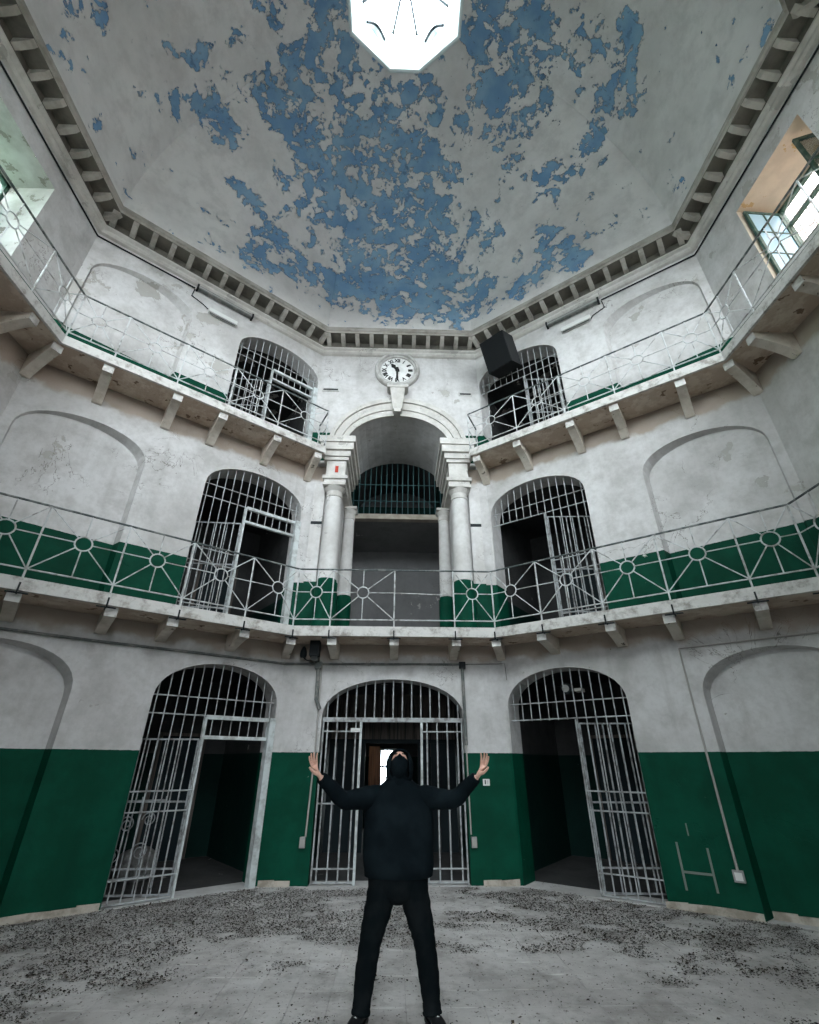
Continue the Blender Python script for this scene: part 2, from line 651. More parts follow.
# back wall
CG = (0.0, 2.34, .62)
NICHE = (Z2, 8.05, .93)
mb = MB()
wall_faces(mb, FB, -1.99, 1.99, -.03, ZTOP, [(-1.23, 1.23, [(*CG, .4, False), (*NICHE, 2.0, False)])])
struct(mb.build('wall_back', 'wall_plaster', fix=False), 'narrow white back wall with green base, centre gate, columned niche and clock', 'wall')
# side walls, each with one deep window on the top floor
WT0, WT1, WZ0, WZ1 = 1.08, 2.53, 8.55, 10.43
WREV = .78
for F, nm, side in ((FLS, 'wall_left', 'left'), (FRS, 'wall_right', 'right')):
    mb = MB()
    wall_faces(mb, F, 0, F.L, -.03, ZTOP, [(WT0, WT1, [(WZ0, WZ1, 0.0, 0, False)])])
    struct(mb.build(nm, 'wall_plaster', fix=False), 'white plastered %s side wall with a deep top floor window' % side, 'wall')
# the walls at the photographer's back, unseen, with top windows added to light the hall
for F, nm, lab in ((FFL, 'wall_front_left', 'left'), (FFR, 'wall_front_right', 'right')):
    mb = MB()
    holes = [(0.0, 2.52, .56, .11, True), (Z2, 6.24, .52, .11, True), (Z3, 9.96, .52, .11, True)]
    hw_ = holes[:2] + [(Z3 + .5, 10.1, .5, .6, False)]
    wall_faces(mb, F, 0, F.L, -.03, ZTOP, [(GT0 + .6, GT1 + .6, hw_), (BT0 + .1, BT1 - .1, hw_)])
    portal('sky_portal', F.p(.5 * (BT0 + BT1), .5 * (Z3 + .5 + 10.6), -.62), (F.n.x, F.n.y, 0), BT1 - BT0 - .2, 10.6 - Z3 - .5)
    portal('sky_portal', F.p(.5 * (GT0 + GT1) + .6, .5 * (Z3 + .5 + 10.6), -.62), (F.n.x, F.n.y, 0), GT1 - GT0, 10.6 - Z3 - .5)
    struct(mb.build(nm, 'wall_plaster', fix=False), 'white plastered %s front diagonal wall behind the photographer, with two top windows added for light' % lab, 'wall')
mb = MB()  # unseen front wall, its entrance and window openings added for light
wall_faces(mb, FF, 0, 3.98, -.03, ZTOP, [(1.39, 2.59, [(0.0, 2.1, .25, .6, False), (Z2 + 1.1, 6.1, .35, .6, False), (Z3 + .5, 10.2, .5, .6, False)])])
struct(mb.build('wall_front', 'wall_plaster', fix=False), 'narrow white front wall behind the photographer, with open entrance and arched windows added for light', 'wall')
for za, zb in ((0, 2.3), (Z2 + 1.1, 6.4), (Z3 + .5, 10.7)):
    portal('sky_portal', FF.p(1.99, .5 * (za + zb), -.62), (0, 1, 0), 1.2, zb - za)


# cells behind the barred arches
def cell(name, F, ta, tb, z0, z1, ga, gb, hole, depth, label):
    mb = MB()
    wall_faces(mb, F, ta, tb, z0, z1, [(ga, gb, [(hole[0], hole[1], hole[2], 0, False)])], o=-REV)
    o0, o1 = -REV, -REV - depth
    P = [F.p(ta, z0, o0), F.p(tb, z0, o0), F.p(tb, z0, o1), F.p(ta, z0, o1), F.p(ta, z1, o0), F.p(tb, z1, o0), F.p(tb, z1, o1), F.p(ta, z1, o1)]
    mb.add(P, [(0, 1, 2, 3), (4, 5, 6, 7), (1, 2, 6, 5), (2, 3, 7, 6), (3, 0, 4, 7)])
    return struct(mb.build(name, 'shaded_cell_plaster', fix=False), label, 'wall')


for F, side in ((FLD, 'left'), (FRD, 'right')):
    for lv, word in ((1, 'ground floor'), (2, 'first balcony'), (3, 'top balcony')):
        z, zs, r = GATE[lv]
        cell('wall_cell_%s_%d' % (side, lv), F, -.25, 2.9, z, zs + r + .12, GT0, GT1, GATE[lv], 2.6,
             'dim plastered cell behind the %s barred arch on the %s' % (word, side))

# corridor behind the centre gate
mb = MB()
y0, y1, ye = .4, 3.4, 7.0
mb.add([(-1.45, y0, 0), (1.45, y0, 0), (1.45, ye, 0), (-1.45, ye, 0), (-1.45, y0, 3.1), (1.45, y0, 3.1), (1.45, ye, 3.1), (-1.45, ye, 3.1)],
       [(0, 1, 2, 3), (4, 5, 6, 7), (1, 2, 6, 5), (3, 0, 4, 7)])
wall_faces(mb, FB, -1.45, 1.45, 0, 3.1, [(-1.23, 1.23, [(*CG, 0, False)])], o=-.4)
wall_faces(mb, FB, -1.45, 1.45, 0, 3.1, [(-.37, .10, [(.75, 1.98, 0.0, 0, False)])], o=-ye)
struct(mb.build('wall_corridor', 'shaded_cell_plaster', fix=False), 'dim corridor walls behind the centre ground floor gate', 'wall')
portal('sky_portal', (-.13, ye + .02, 1.36), (0, -1, 0), .47, 1.23)

# loggia behind the niche on the first balcony
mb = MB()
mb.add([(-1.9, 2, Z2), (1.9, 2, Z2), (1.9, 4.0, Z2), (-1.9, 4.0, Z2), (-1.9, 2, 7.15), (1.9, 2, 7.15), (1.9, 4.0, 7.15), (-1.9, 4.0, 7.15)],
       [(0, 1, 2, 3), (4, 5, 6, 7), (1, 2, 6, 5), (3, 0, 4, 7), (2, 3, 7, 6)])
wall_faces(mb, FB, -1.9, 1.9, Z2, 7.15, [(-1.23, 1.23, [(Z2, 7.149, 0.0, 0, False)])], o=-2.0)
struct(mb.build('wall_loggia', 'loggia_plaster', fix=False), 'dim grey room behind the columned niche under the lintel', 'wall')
mb = MB()
ap = arch_pts(-1.23, 1.23, NICHE[1], NICHE[2])
mb.add([(-1.23, 2.0, 7.20), (1.23, 2.0, 7.20), (1.23, 3.6, 7.20), (-1.23, 3.6, 7.20)], [(0, 1, 2, 3)])
lp = [(-1.23, 7.20)] + ap + [(1.23, 7.20)]
for i in range(len(lp) - 1):
    (a, za), (b, zb) = lp[i], lp[i + 1]
    mb.add([(a, 2, za), (b, 2, zb), (b, 3.6, zb), (a, 3.6, za)], [(0, 1, 2, 3)])
mb.add([(a, 3.6, z) for a, z in lp], [tuple(range(len(lp)))])
struct(mb.build('wall_lunette', 'shaded_cell_plaster', fix=False), 'dark vaulted space behind the barred lunette above the niche', 'wall')

# ------------------------------------------------------------------ vault, cornice, lantern
ROOF = inset(.40)
mb = MB()
NU, NV = 30, 46
for i in range(8):
    A0, B0, A1, B1 = ROOF[i], ROOF[(i + 1) % 8], RING[i], RING[(i + 1) % 8]
    vs, fs = [], []
    for v in range(NV + 1):
        ph = math.pi / 2 * v / NV
        k = math.cos(ph)
        z = DZ0 + (DZ1 - DZ0) * math.sin(ph)
        a, b = A1 + (A0 - A1) * k, B1 + (B0 - B1) * k
        for u in range(NU + 1):
            q = a + (b - a) * (u / NU)
            vs.append((q.x, q.y, z))
    for v in range(NV):
        for u in range(NU):
            k = v * (NU + 1) + u
            fs.append((k, k + 1, k + NU + 2, k + NU + 1))
    mb.add(vs, fs)
vault = mb.build('ceiling', 'vault_paint', fix=False, smooth=False)
struct(vault, 'octagonal vault of pale paint flaking off blue, with a lantern at its crown', 'ceiling')
# where the pale coat has come away, as patches (x, y, z, radius) on the vault
PEEL = [(-5.5,-5.69,12.7,0.24), (-5.38,-5.45,13.19,0.21), (-4.83,-4.96,14.35,0.2), (-4.94,-4.68,14.14,0.12), (-4.3,-4.63,15.02,0.19),
(-3.78,-4.57,15.52,0.22), (-4.52,-4.46,14.76,0.19), (-4.46,-3.54,14.77,0.46), (-4.12,-3.3,14.77,0.38), (-4.95,-3.91,14.14,0.22),
(-4.7,-4.08,14.52,0.22), (-3.6,-3.85,15.65,0.26), (-3.38,-3.56,15.56,0.29), (-3.19,-3.35,15.5,0.29), (-2.35,-4.1,16.22,0.47), (-2.51,-3.7,16.03,0.34),
(-1.8,-4.82,16.39,0.49), (-1.5,-4.42,16.39,0.46), (-1.62,-3.91,16.32,0.48), (-1.29,-3.47,16.25,0.35), (-0.61,-2.98,16.24,0.57),
(-0.98,-3.36,16.29,0.3), (-2.62,-2.44,15.07,0.46), (-2.91,-3.19,15.53,0.29), (-2.25,-2.77,15.59,0.41), (-1.53,-2.32,15.64,0.69),
(-0.82,-2.52,16.02,0.48), (-0.35,-2.18,15.78,0.81), (-0.07,-1.77,15.38,0.82), (0.46,-2.12,15.71,0.59), (-4.0,-2.63,13.89,0.19),
(-3.81,-2.42,13.79,0.22), (-3.54,-2.18,13.71,0.25), (-3.39,-1.96,13.46,0.25), (-3.06,-1.61,13.23,0.4), (-3.62,-1.84,12.44,0.34),
(-3.32,-1.58,12.38,0.34), (-2.41,-1.72,14.39,0.42), (-1.8,-1.77,15.02,0.43), (-1.43,-1.36,14.86,0.38), (-1.14,-0.91,14.02,0.6),
(-0.83,-0.59,13.01,0.81), (-0.15,-0.47,12.38,0.67), (-1.63,-0.54,12.83,0.43), (-2.13,-0.8,12.85,0.37), (-2.59,-1.13,12.77,0.26),
(-2.84,-1.42,13.14,0.36), (-1.01,-1.23,14.64,0.33), (-0.05,-1.25,14.66,0.39), (0.24,-0.76,13.66,0.44), (0.53,-3.48,16.38,0.35),
(0.61,-2.93,16.2,0.34), (0.58,-2.56,16.02,0.37), (2.27,-4.9,16.28,0.54), (2.22,-4.39,16.3,0.51), (2.59,-3.93,16.1,0.62), (2.58,-3.44,15.86,0.69),
(3.11,-3.97,15.93,0.43), (3.04,-5.08,15.98,0.33), (3.24,-4.72,15.88,0.22), (3.93,-4.89,15.39,0.35), (3.99,-4.58,15.33,0.27), (4.53,-5.31,14.76,0.28),
(4.62,-4.98,14.64,0.25), (4.67,-4.44,14.57,0.39), (4.79,-4.17,14.38,0.33), (4.57,-3.66,14.72,0.3), (4.38,-3.36,14.6,0.28), (3.85,-2.77,14.34,0.34),
(3.66,-2.63,14.38,0.3), (4.25,-2.95,14.13,0.24), (2.76,-2.36,14.86,0.26), (2.78,-2.67,15.18,0.2), (1.4,-2.19,15.62,0.27), (1.1,-1.48,15.03,0.36),
(1.06,-1.06,14.34,0.66), (0.93,-0.73,13.52,0.82), (0.79,-0.52,12.76,0.76), (1.6,-0.47,12.45,0.59), (2.11,-0.74,12.72,0.37), (2.23,-1.33,13.97,0.27),
(1.98,-1.44,14.45,0.22), (3.56,-1.97,13.2,0.45), (4.01,-2.12,12.39,0.43), (4.15,-2.15,11.89,0.28), (3.21,-1.49,12.32,0.35), (2.97,-1.28,12.03,0.3),
(2.54,-0.96,12.05,0.26), (5.62,-6.18,11.76,0.12), (5.63,-5.98,11.67,0.1), (-5.61,-4.43,12.01,0.15), (-5.59,-5.55,12.12,0.13),
(-5.61,-5.34,12.01,0.13), (-0.22,-2.63,16.07,0.42), (1.63,-3.58,16.21,0.2), (1.44,-3.1,16.1,0.2), (0.03,-3.38,16.34,0.25), (-0.6,-3.73,16.4,0.29),
(-0.69,-4.44,16.42,0.28), (1.12,-4.83,16.41,0.18), (1.66,-5.01,16.38,0.31), (1.62,-4.52,16.4,0.23), (-2.99,-4.73,16.02,0.16),
(-3.23,-4.99,15.89,0.17), (-5.22,-4.4,13.58,0.12), (3.63,-5.12,15.63,0.17), (4.9,-5.54,14.24,0.12)]
at = vault.data.attributes.new('peel', 'FLOAT', 'POINT')
vals = []
for v in vault.data.vertices:
    s_ = 0.0
    for x, y, z, r in PEEL:
        d2 = (v.co.x - x) ** 2 + (v.co.y - y) ** 2 + (v.co.z - z) ** 2
        q = d2 / (r * r * 1.25)
        if q < 8:
            s_ += math.exp(-q)
    vals.append(min(1.0, s_) * .61)
at.data.foreach_set('value', vals)


def sweep(mb, prof, rings=None):
    """profile of (off, z) swept round the octagon"""
    k0 = len(mb.v)
    for off, z in prof:
        for q in inset(off):
            mb.v.append(Vector((q.x, q.y, z)))
    for j in range(len(prof) - 1):
        for i in range(8):
            a, b = k0 + j * 8 + i, k0 + j * 8 + (i + 1) % 8
            mb.f.append((a, b, b + 8, a + 8))
    return mb


corn = sweep(MB(), [(0, ZC - .06), (.06, ZC - .04), (.09, ZC), (.09, ZC + .05), (.14, ZC + .08), (.14, ZC + .12)]).build('trim_cornice', 'trim_plaster', fix=False)
struct(corn, 'stone bracketed cornice running round the foot of the vault', 'cornice')
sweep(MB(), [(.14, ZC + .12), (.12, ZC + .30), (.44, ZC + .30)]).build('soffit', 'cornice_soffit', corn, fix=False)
sweep(MB(), [(.44, ZC + .30), (.44, ZC + .36), (.47, ZC + .38), (.47, ZC + .44), (.43, ZC + .47), (.43, ZC + .53), (.38, ZC + .54)]).build('crown_moulding', 'cornice_stone', corn, fix=False)
# brackets under the cornice
bm_ = MB()
bm_.prism([Vector((-.05, y, z)) for y, z in ((.12, .15), (.22, .16), (.39, .235), (.43, .30), (.12, .30))],
          [Vector((.05, y, z)) for y, z in ((.12, .15), (.22, .16), (.39, .235), (.43, .30), (.12, .30))])
bracket_me = bm_.mesh('bracket', 'cornice_stone')
for F, n, t0, t1 in ((Frame(ROOM[0], ROOM[1]), 11, .17, 3.81), (FLD, 14, .17, 4.93), (FRD, 14, .17, 4.93), (FLS, 10, .17, 3.43), (FRS, 10, .17, 3.43),
                     (FFL, 14, .17, 4.93), (FFR, 14, .17, 4.93), (FF, 11, .17, 3.81)):
    for i in range(n):
        t = t0 + (t1 - t0) * i / (n - 1)
        o = link('bracket', bracket_me, corn)
        p = F.p(t, ZC, 0)
        n3 = Vector((F.n.x, F.n.y, 0))
        x3 = n3.cross(Vector((0, 0, 1)))
        o.matrix_basis = Matrix(((x3.x, n3.x, 0, p.x), (x3.y, n3.y, 0, p.y), (0, 0, 1, p.z), (0, 0, 0, 1)))

# lantern
LZ0, LZ1, LZ2 = DZ1, DZ1 + 1.75, DZ1 + 2.9
LC = Vector((0, -4.86))
TOPR = [LC + (p - LC) * .86 for p in RING]
lant = thing('roof_lantern', 'white octagonal roof lantern with ribbed glass top at the crown of the vault', 'lantern', (0, -4.86, LZ0))
for i in range(8):
    A, B, C, D = RING[i], RING[(i + 1) % 8], TOPR[(i + 1) % 8], TOPR[i]
    def pt(s_, z, out=0.0):
        k = (z - LZ0) / (LZ1 - LZ0)
        a, b = A + (D - A) * k, B + (C - B) * k
        q = a + (b - a) * s_
        m = (a + b) * .5 - LC
        q = q + m.normalized() * out
        return Vector((q.x, q.y, z))
    wdt = (B - A).length
    mb = MB()
    holes = wdt > .8
    ap = [(.24 + .52 * j / 10, LZ0 + 1.0 + .28 * math.sin(math.pi * j / 10)) for j in range(11)]
    if holes:
        zb = LZ0 + .62
        for out in (0.0, .12):
            mb.add([pt(0, LZ0, out), pt(1, LZ0, out), pt(1, zb, out), pt(0, zb, out)], [(0, 1, 2, 3)])
            mb.add([pt(0, zb, out), pt(.24, zb, out), pt(.24, LZ1, out), pt(0, LZ1, out)], [(0, 1, 2, 3)])
            mb.add([pt(.76, zb, out), pt(1, zb, out), pt(1, LZ1, out), pt(.76, LZ1, out)], [(0, 1, 2, 3)])
            for j in range(10):
                (a, za), (b, zb_) = ap[j], ap[j + 1]
                mb.add([pt(a, za, out), pt(b, zb_, out), pt(b, LZ1, out), pt(a, LZ1, out)], [(0, 1, 2, 3)])
        lp = [(.24, zb)] + ap + [(.76, zb)]
        for j in range(len(lp)):
            (a, za), (b, zb_) = lp[j], lp[(j + 1) % len(lp)]
            mb.add([pt(a, za), pt(b, zb_), pt(b, zb_, .12), pt(a, za, .12)], [(0, 1, 2, 3)])
    else:
        mb.prism([pt(0, LZ0), pt(1, LZ0), pt(1, LZ1), pt(0, LZ1)], [pt(0, LZ0, .12), pt(1, LZ0, .12), pt(1, LZ1, .12), pt(0, LZ1, .12)])
    pn = mb.build('drum_panel', 'lantern_white', lant, fix=False)
    if holes:
        hood_ = MB().tube([pt(a, z + .02, -.03) for a, z in ap], .034, 5).build('hood_moulding', 'black_iron', pn)
        pg = MB()
        pg.add([pt(a, z, .06) for a, z in [(.24, LZ0 + .62)] + ap + [(.76, LZ0 + .62)]], [tuple(range(13))])
        pg.build('pane', 'pane_glass', pn, fix=False)
    # glazed roof: one pane and one rib for each side
    ap3 = Vector((LC.x, LC.y, LZ2))
    g = MB().add([pt(0, LZ1, .02), pt(1, LZ1, .02), ap3 + Vector((0, 0, -.01))], [(0, 1, 2)]).build('roof_pane', 'pane_glass', lant, fix=False)
    bar('rib', pt(0, LZ1, -.01), ap3, .036, 'black_iron', lant)
    bar('ring_bar', pt(0, LZ1), pt(1, LZ1), .018, 'black_iron', lant)
    bar('foot_moulding', pt(0, LZ0), pt(1, LZ0), .045, 'lantern_white', lant)
portal('sky_portal', (0, -4.86, LZ1 + .05), (0, 0, -1), 2.3, 1.8)

# ------------------------------------------------------------------ floor
mb = MB()
mb.add([(p.x, p.y, -.012) for p in inset(-.05)], [tuple(range(8))])
floor = mb.build('floor', 'floor_joint', fix=False)
struct(floor, 'dusty grey tiled floor of the hall strewn with dark litter', 'floor')
TS = .30
tile_me = MB().add([(-.149, -.149, -.02), (.149, -.149, -.02), (.149, .149, -.02), (-.149, .149, -.02),
                    (-.149, -.149, -.002), (.149, -.149, -.002), (.149, .149, -.002), (-.149, .149, -.002),
                    (-.1465, -.1465, 0), (.1465, -.1465, 0), (.1465, .1465, 0), (-.1465, .1465, 0)],
                   [(0, 1, 5, 4), (1, 2, 6, 5), (2, 3, 7, 6), (3, 0, 4, 7), (4, 5, 9, 8), (5, 6, 10, 9), (6, 7, 11, 10), (7, 4, 8, 11), (8, 9, 10, 11)]).mesh('floor_tile', 'floor_tile')


def in_room(x, y, m=0.0):
    for i in range(8):
        a, b = ROOM[i], ROOM[(i + 1) % 8]
        d = (b - a).normalized()
        if Vector((d.y, -d.x)).dot(Vector((x, y)) - a) < m:
            return False
    return True


cells_ = []
for ix in range(-22, 23):
    for iy in range(-34, 2):
        x, y = .0 + ix * TS, -.16 + iy * TS
        if in_room(x, y, .10):
            cells_.append((x, y))


def seen(x, y):
    v = Vector((x, y, 0)) - CAM
    dz = v.dot(fw)
    if dz < .2:
        return False
    px, py = 409.5 + FPX * v.dot(r2) / dz, 512 - FPX * v.dot(u2) / dz
    return -40 < px < 860 and 860 < py < 1060


vis = sorted([c_ for c_ in cells_ if seen(*c_)], key=lambda c_: (Vector((c_[0], c_[1], 0)) - CAM).length)
near = set(vis[:300])
rest = MB()
for x, y in cells_:
    if (x, y) in near:
        o = link('floor_tile', tile_me, floor)
        o.matrix_basis = Matrix.Translation((x, y, random.uniform(-.003, .001))) @ Matrix.Rotation(random.uniform(-.006, .006), 4, 'Z')
    else:
        rest.add([Vector(v.co) + Vector((x, y, random.uniform(-.003, .001))) for v in tile_me.vertices], [tuple(p.vertices) for p in tile_me.polygons])
ro = rest.build('floor_tile_field', 'floor_tile', floor, fix=False)
ro['kind'] = 'stuff'

# the yard outside
struct(MB().add([(-60, -60, -.06), (60, -60, -.06), (60, 60, -.06), (-60, 60, -.06)], [(0, 1, 2, 3)]).build('ground', 'yard_earth', fix=False),
       'dark earth and scrub of the yard outside the windows', 'ground')

# skirtings
for nm, F, spans in (('baseboard_left', FLD, ((2.05, 3.06), (3.14, 4.9))), ('baseboard_right', FRD, ((2.0, 3.06), (3.14, 4.9))),
                     ('baseboard_back_left', FB, ((-1.97, -1.50),)), ('baseboard_back_right', FB, ((1.42, 1.97),))):
    mb = MB()
    for a, b in spans:
        n = max(2, int((b - a) / .25))
        for i in range(n):
            t0, t1 = a + (b - a) * i / n, a + (b - a) * (i + 1) / n
            h0, h1 = .075 + random.uniform(-.008, .012), .075 + random.uniform(-.008, .012)
            ob = 0
            if t0 > 3.05:
                k_ = (t0 - 3.07) / 1.87
                ob = -(.21 * (1 - k_) + .05 * k_) + .01
            mb.hexa([F.p(t0, 0, ob - .02), F.p(t1, 0, ob - .02), F.p(t1, 0, ob + .02), F.p(t0, 0, ob + .02),
                     F.p(t0, h0, ob - .02), F.p(t1, h1, ob - .02), F.p(t1, h1, ob + .015), F.p(t0, h0, ob + .015)])
    where = {'baseboard_left': 'the left diagonal wall', 'baseboard_right': 'the right diagonal wall', 'baseboard_back_left': 'the back wall left of the gate',
             'baseboard_back_right': 'the back wall right of the gate'}[nm]
    struct(mb.build(nm, 'skirting_stone', fix=False), 'worn cream stone skirting along ' + where, 'skirting')


# ------------------------------------------------------------------ balconies
def ring_faces(mb, o0, o1, z, idx):
    a, b = inset(o0), inset(o1)
    for i in idx:
        j = (i + 1) % 8
        mb.add([(a[i].x, a[i].y, z), (a[j].x, a[j].y, z), (b[j].x, b[j].y, z), (b[i].x, b[i].y, z)], [(0, 1, 2, 3)])


def fascia_run(mb, pts, z0, z1, thick=.045):
    """upright white edge along a polyline of Vector2 points, thick outwards"""
    n = len(pts)
    outs = []
    for i, p in enumerate(pts):
        d1 = (pts[i] - pts[i - 1]).normalized() if i > 0 else (pts[1] - pts[0]).normalized()
        d2 = (pts[i + 1] - pts[i]).normalized() if i < n - 1 else d1
        nn = (Vector((d1.y, -d1.x)) + Vector((d2.y, -d2.x)))
        nn = nn / max(.3, nn.dot(Vector((d1.y, -d1.x))))
        outs.append(nn)
    A = [(p.x, p.y, z0) for p in pts] + [(p.x, p.y, z1) for p in pts]
    B = [(p.x + q.x * thick, p.y + q.y * thick, z0) for p, q in zip(pts, outs)] + [(p.x + q.x * thick, p.y + q.y * thick, z1) for p, q in zip(pts, outs)]
    fs = []
    for i in range(n - 1):
        k = 2 * n
        fs += [(i, i + 1, n + i + 1, n + i), (k + i, k + i + 1, k + n + i + 1, k + n + i), (i, i + 1, k + i + 1, k + i), (n + i, n + i + 1, k + n + i + 1, k + n + i)]
    k = 2 * n
    fs += [(0, n, k + n, k), (n - 1, 2 * n - 1, k + 2 * n - 1, k + n - 1)]
    mb.add(A + B, fs)


def corbel_at(p, nrm, ln, ztop, drop, parent, wide=.15):
    """p = point on the wall, nrm = unit vector into the room, ln = length"""
    n3 = Vector((nrm.x, nrm.y, 0))
    x3 = n3.cross(Vector((0, 0, 1)))
    prof = [(-.06, 0), (ln, 0), (ln, -.135), (ln * .86, -.15), (ln * .6, -.15 - .25 * (drop - .15)), (ln * .3, -.15 - .62 * (drop - .15)), (ln * .08, -drop), (-.06, -drop)]
    base = Vector((p.x, p.y, ztop))
    f = lambda x, o, z: base + x3 * x + n3 * o + Vector((0, 0, z))
    c = MB().prism([f(-wide / 2, o, z) for o, z in prof], [f(wide / 2, o, z) for o, z in prof]).build('corbel', 'corbel_stone', parent)
    e = MB()
    e.prism([f(-wide / 2 - .004, ln, .0), f(wide / 2 + .004, ln, .0), f(wide / 2 + .004, ln, -.137), f(-wide / 2 - .004, ln, -.137)],
            [f(-wide / 2 - .004, ln + .012, .0), f(wide / 2 + .004, ln + .012, .0), f(wide / 2 + .004, ln + .012, -.137), f(-wide / 2 - .004, ln + .012, -.137)])
    e.build('end_face', 'slab_edge', c)


def bisector(i):
    c = ROOM[i]
    q = inset(.62)[i]
    return c, (q - c).normalized(), (q - c).length


# first balcony: all the way round
SB = .17
edge = inset(OFFS - .045)
bal = MB()
ring_faces(bal, 0, OFFS - .02, Z2 - .01, range(8))
ring_faces(bal, 0, OFFS - .02, Z2 - SB + .004, range(8))
b1 = bal.build('balcony', 'underside_plaster', fix=False)
tag(b1, 'first floor stone balcony with white edge running right round the hall', 'balcony')
fa = MB()
for i in range(8):
    fascia_run(fa, [edge[i], edge[(i + 1) % 8]], Z2 - SB, Z2)
fa.build('edge_band', 'slab_edge', b1, fix=False)
TC = (1.03, 2.13, 2.95, 4.05)
for F in (FLD, FRD, FFL, FFR):
    for t in TC:
        corbel_at(F.o + F.u * t, F.n, .62, Z2 - SB, .26, b1)
for x in (-1.08, 0, 1.08):
    corbel_at(Vector((x, 0)), FB.n, .62, Z2 - SB, .26, b1)
for F in (FLS, FRS):
    for t in (.75, 1.8, 2.85):
        corbel_at(F.o + F.u * t, F.n, .62, Z2 - SB, .26, b1)
for i in (0, 1, 2, 3, 6, 7):
    corbel_at(*bisector(i), Z2 - SB, .26, b1)

# top balcony: breaks off on both sides of the niche
GL, GR = moved(FLD, OFFS), moved(FRD, OFFS)
eL, eR = GL.o - GL.u * .24 - GL.n * .045, GR.o - GR.u * .24 - GR.n * .045
path = [eR] + [edge[i] for i in (2, 3, 4, 5, 6, 7)] + [eL]
wallp = [ROOM[1], ROOM[2], ROOM[3], ROOM[4], ROOM[5], ROOM[6], ROOM[7], ROOM[0]]
bal = MB()
for z in (Z3 - .01, Z3 - SB):
    bal.add([(p.x, p.y, z) for p in path] + [(p.x, p.y, z) for p in wallp], [(i, i + 1, 9 + i, 8 + i) for i in range(7)])
b2 = bal.build('balcony', 'underside_plaster', fix=False)
tag(b2, 'top floor stone balcony that breaks off either side of the clock wall', 'balcony')
fa = MB()
for i in range(7):
    fascia_run(fa, [path[i], path[i + 1]], Z3 - SB, Z3)
fascia_run(fa, [ROOM[1] + Vector((-.02, -.02)), path[0]], Z3 - SB, Z3)
fascia_run(fa, [path[-1], ROOM[0] + Vector((.02, -.02))], Z3 - SB, Z3)
fa.build('edge_band', 'slab_edge', b2, fix=False)
for F in (FLD, FRD, FFL, FFR):
    for t in TC:
        corbel_at(F.o + F.u * t, F.n, .62, Z3 - SB, .40, b2)
for F in (FLS, FRS):
    for t in (.85, 1.8, 2.75):
        corbel_at(F.o + F.u * t, F.n, .62, Z3 - SB, .40, b2)
for i in (2, 3, 6, 7):
    corbel_at(*bisector(i), Z3 - SB, .40, b2)
for F, G in ((FLD, GL), (FRD, GR)):
    corbel_at(F.o + F.u * .02, (G.o - G.u * .14 - F.o).normalized(), .62, Z3 - SB, .40, b2)


# ------------------------------------------------------------------ railings
def ring_pts(G, t, z, o, r, n=18):
    return [G.p(t + r * math.cos(2 * math.pi * i / n), z + r * math.sin(2 * math.pi * i / n), o) for i in range(n)]


def rail_segment(root, G, posts, rings, zb, zt, o=-.02, first=True, last=True, ztz=None, clamps=False, zslab=0):
    zm = .5 * (zb + zt) + .03
    MB().tube([G.p(posts[0], zt, o), G.p(posts[-1], zt, o)], .0165, 6).build('top_rail', 'rail_top_iron', root)
    MB().tube([G.p(posts[0], zb, o), G.p(posts[-1], zb, o)], .012, 5).build('bottom_rail', 'rail_paint', root)
    for i, t in enumerate(posts):
        if (i == 0 and not first) or (i == len(posts) - 1 and not last):
            continue
        bar('post', G.p(t, zslab, o), G.p(t, zt, o), .0135, 'rail_paint', root)
        if clamps:
            c = MB().box(G, t - .011, t + .011, zslab - .19, zslab - .07, .004, .018)
            c.tube([G.p(t - .12, zslab - .20, -.01), G.p(t + .12, zslab - .205, -.01)], .011, 5)
            c.tube([G.p(t, zslab - .20, .015), G.p(t, zslab - .20, -.15)], .012, 5)
            c.build('clamp', 'black_iron', root)
    for i, tc in enumerate(rings):
        a, b = posts[i], posts[i + 1]
        if tc is None:
            bar('mid_rail', G.p(a, zm, o), G.p(b, zm - .03, o), .010, 'rail_paint', root)
            continue
        r = .105
        ring = MB().tube(ring_pts(G, tc, zm, o, r), .0115, 5, closed=True).build('ring', 'rail_paint', root)
        for te, ze in ((a, zb), (a, zt), (b, zb), (b, zt), (a, zm), (b, zm), (tc, zb), (tc, zt)):
            d = Vector((te - tc, ze - zm))
            d = d.normalized() * r
            bar('spoke', G.p(tc + d.x, zm + d.y, o), G.p(te, ze, o), .0092, 'rail_paint', ring, 5)


GB = Frame((0, 0), (1, 0))
GB.o = Vector((0, -OFFS))
GLS, GRS = moved(FLS, OFFS), moved(FRS, OFFS)
PD, RD_ = [0, .86, 1.86, 2.80, 3.80, 4.497], [.36, 1.36, 2.33, 3.30, 4.18]
PS, RS_ = [0, .78, 2.12, 2.90], [.34, 1.48, 2.55]
r1 = thing('balcony_railing', 'white iron railing of ringed star panels round the first floor balcony', 'railing', (0, -OFFS, Z2))
zb, zt = Z2 + .12, Z2 + 1.05
rail_segment(r1, GB, [-1.757, -1.13, -.01, 1.06, 1.757], [-1.42, -.58, None, 1.40], zb, zt, clamps=True, zslab=Z2, first=False, last=False)
for G in (GL, GR):
    rail_segment(r1, G, PD, RD_, zb, zt, clamps=True, zslab=Z2, last=True)
for G in (GLS, GRS):
    rail_segment(r1, G, PS, RS_, zb, zt, zslab=Z2, first=False)
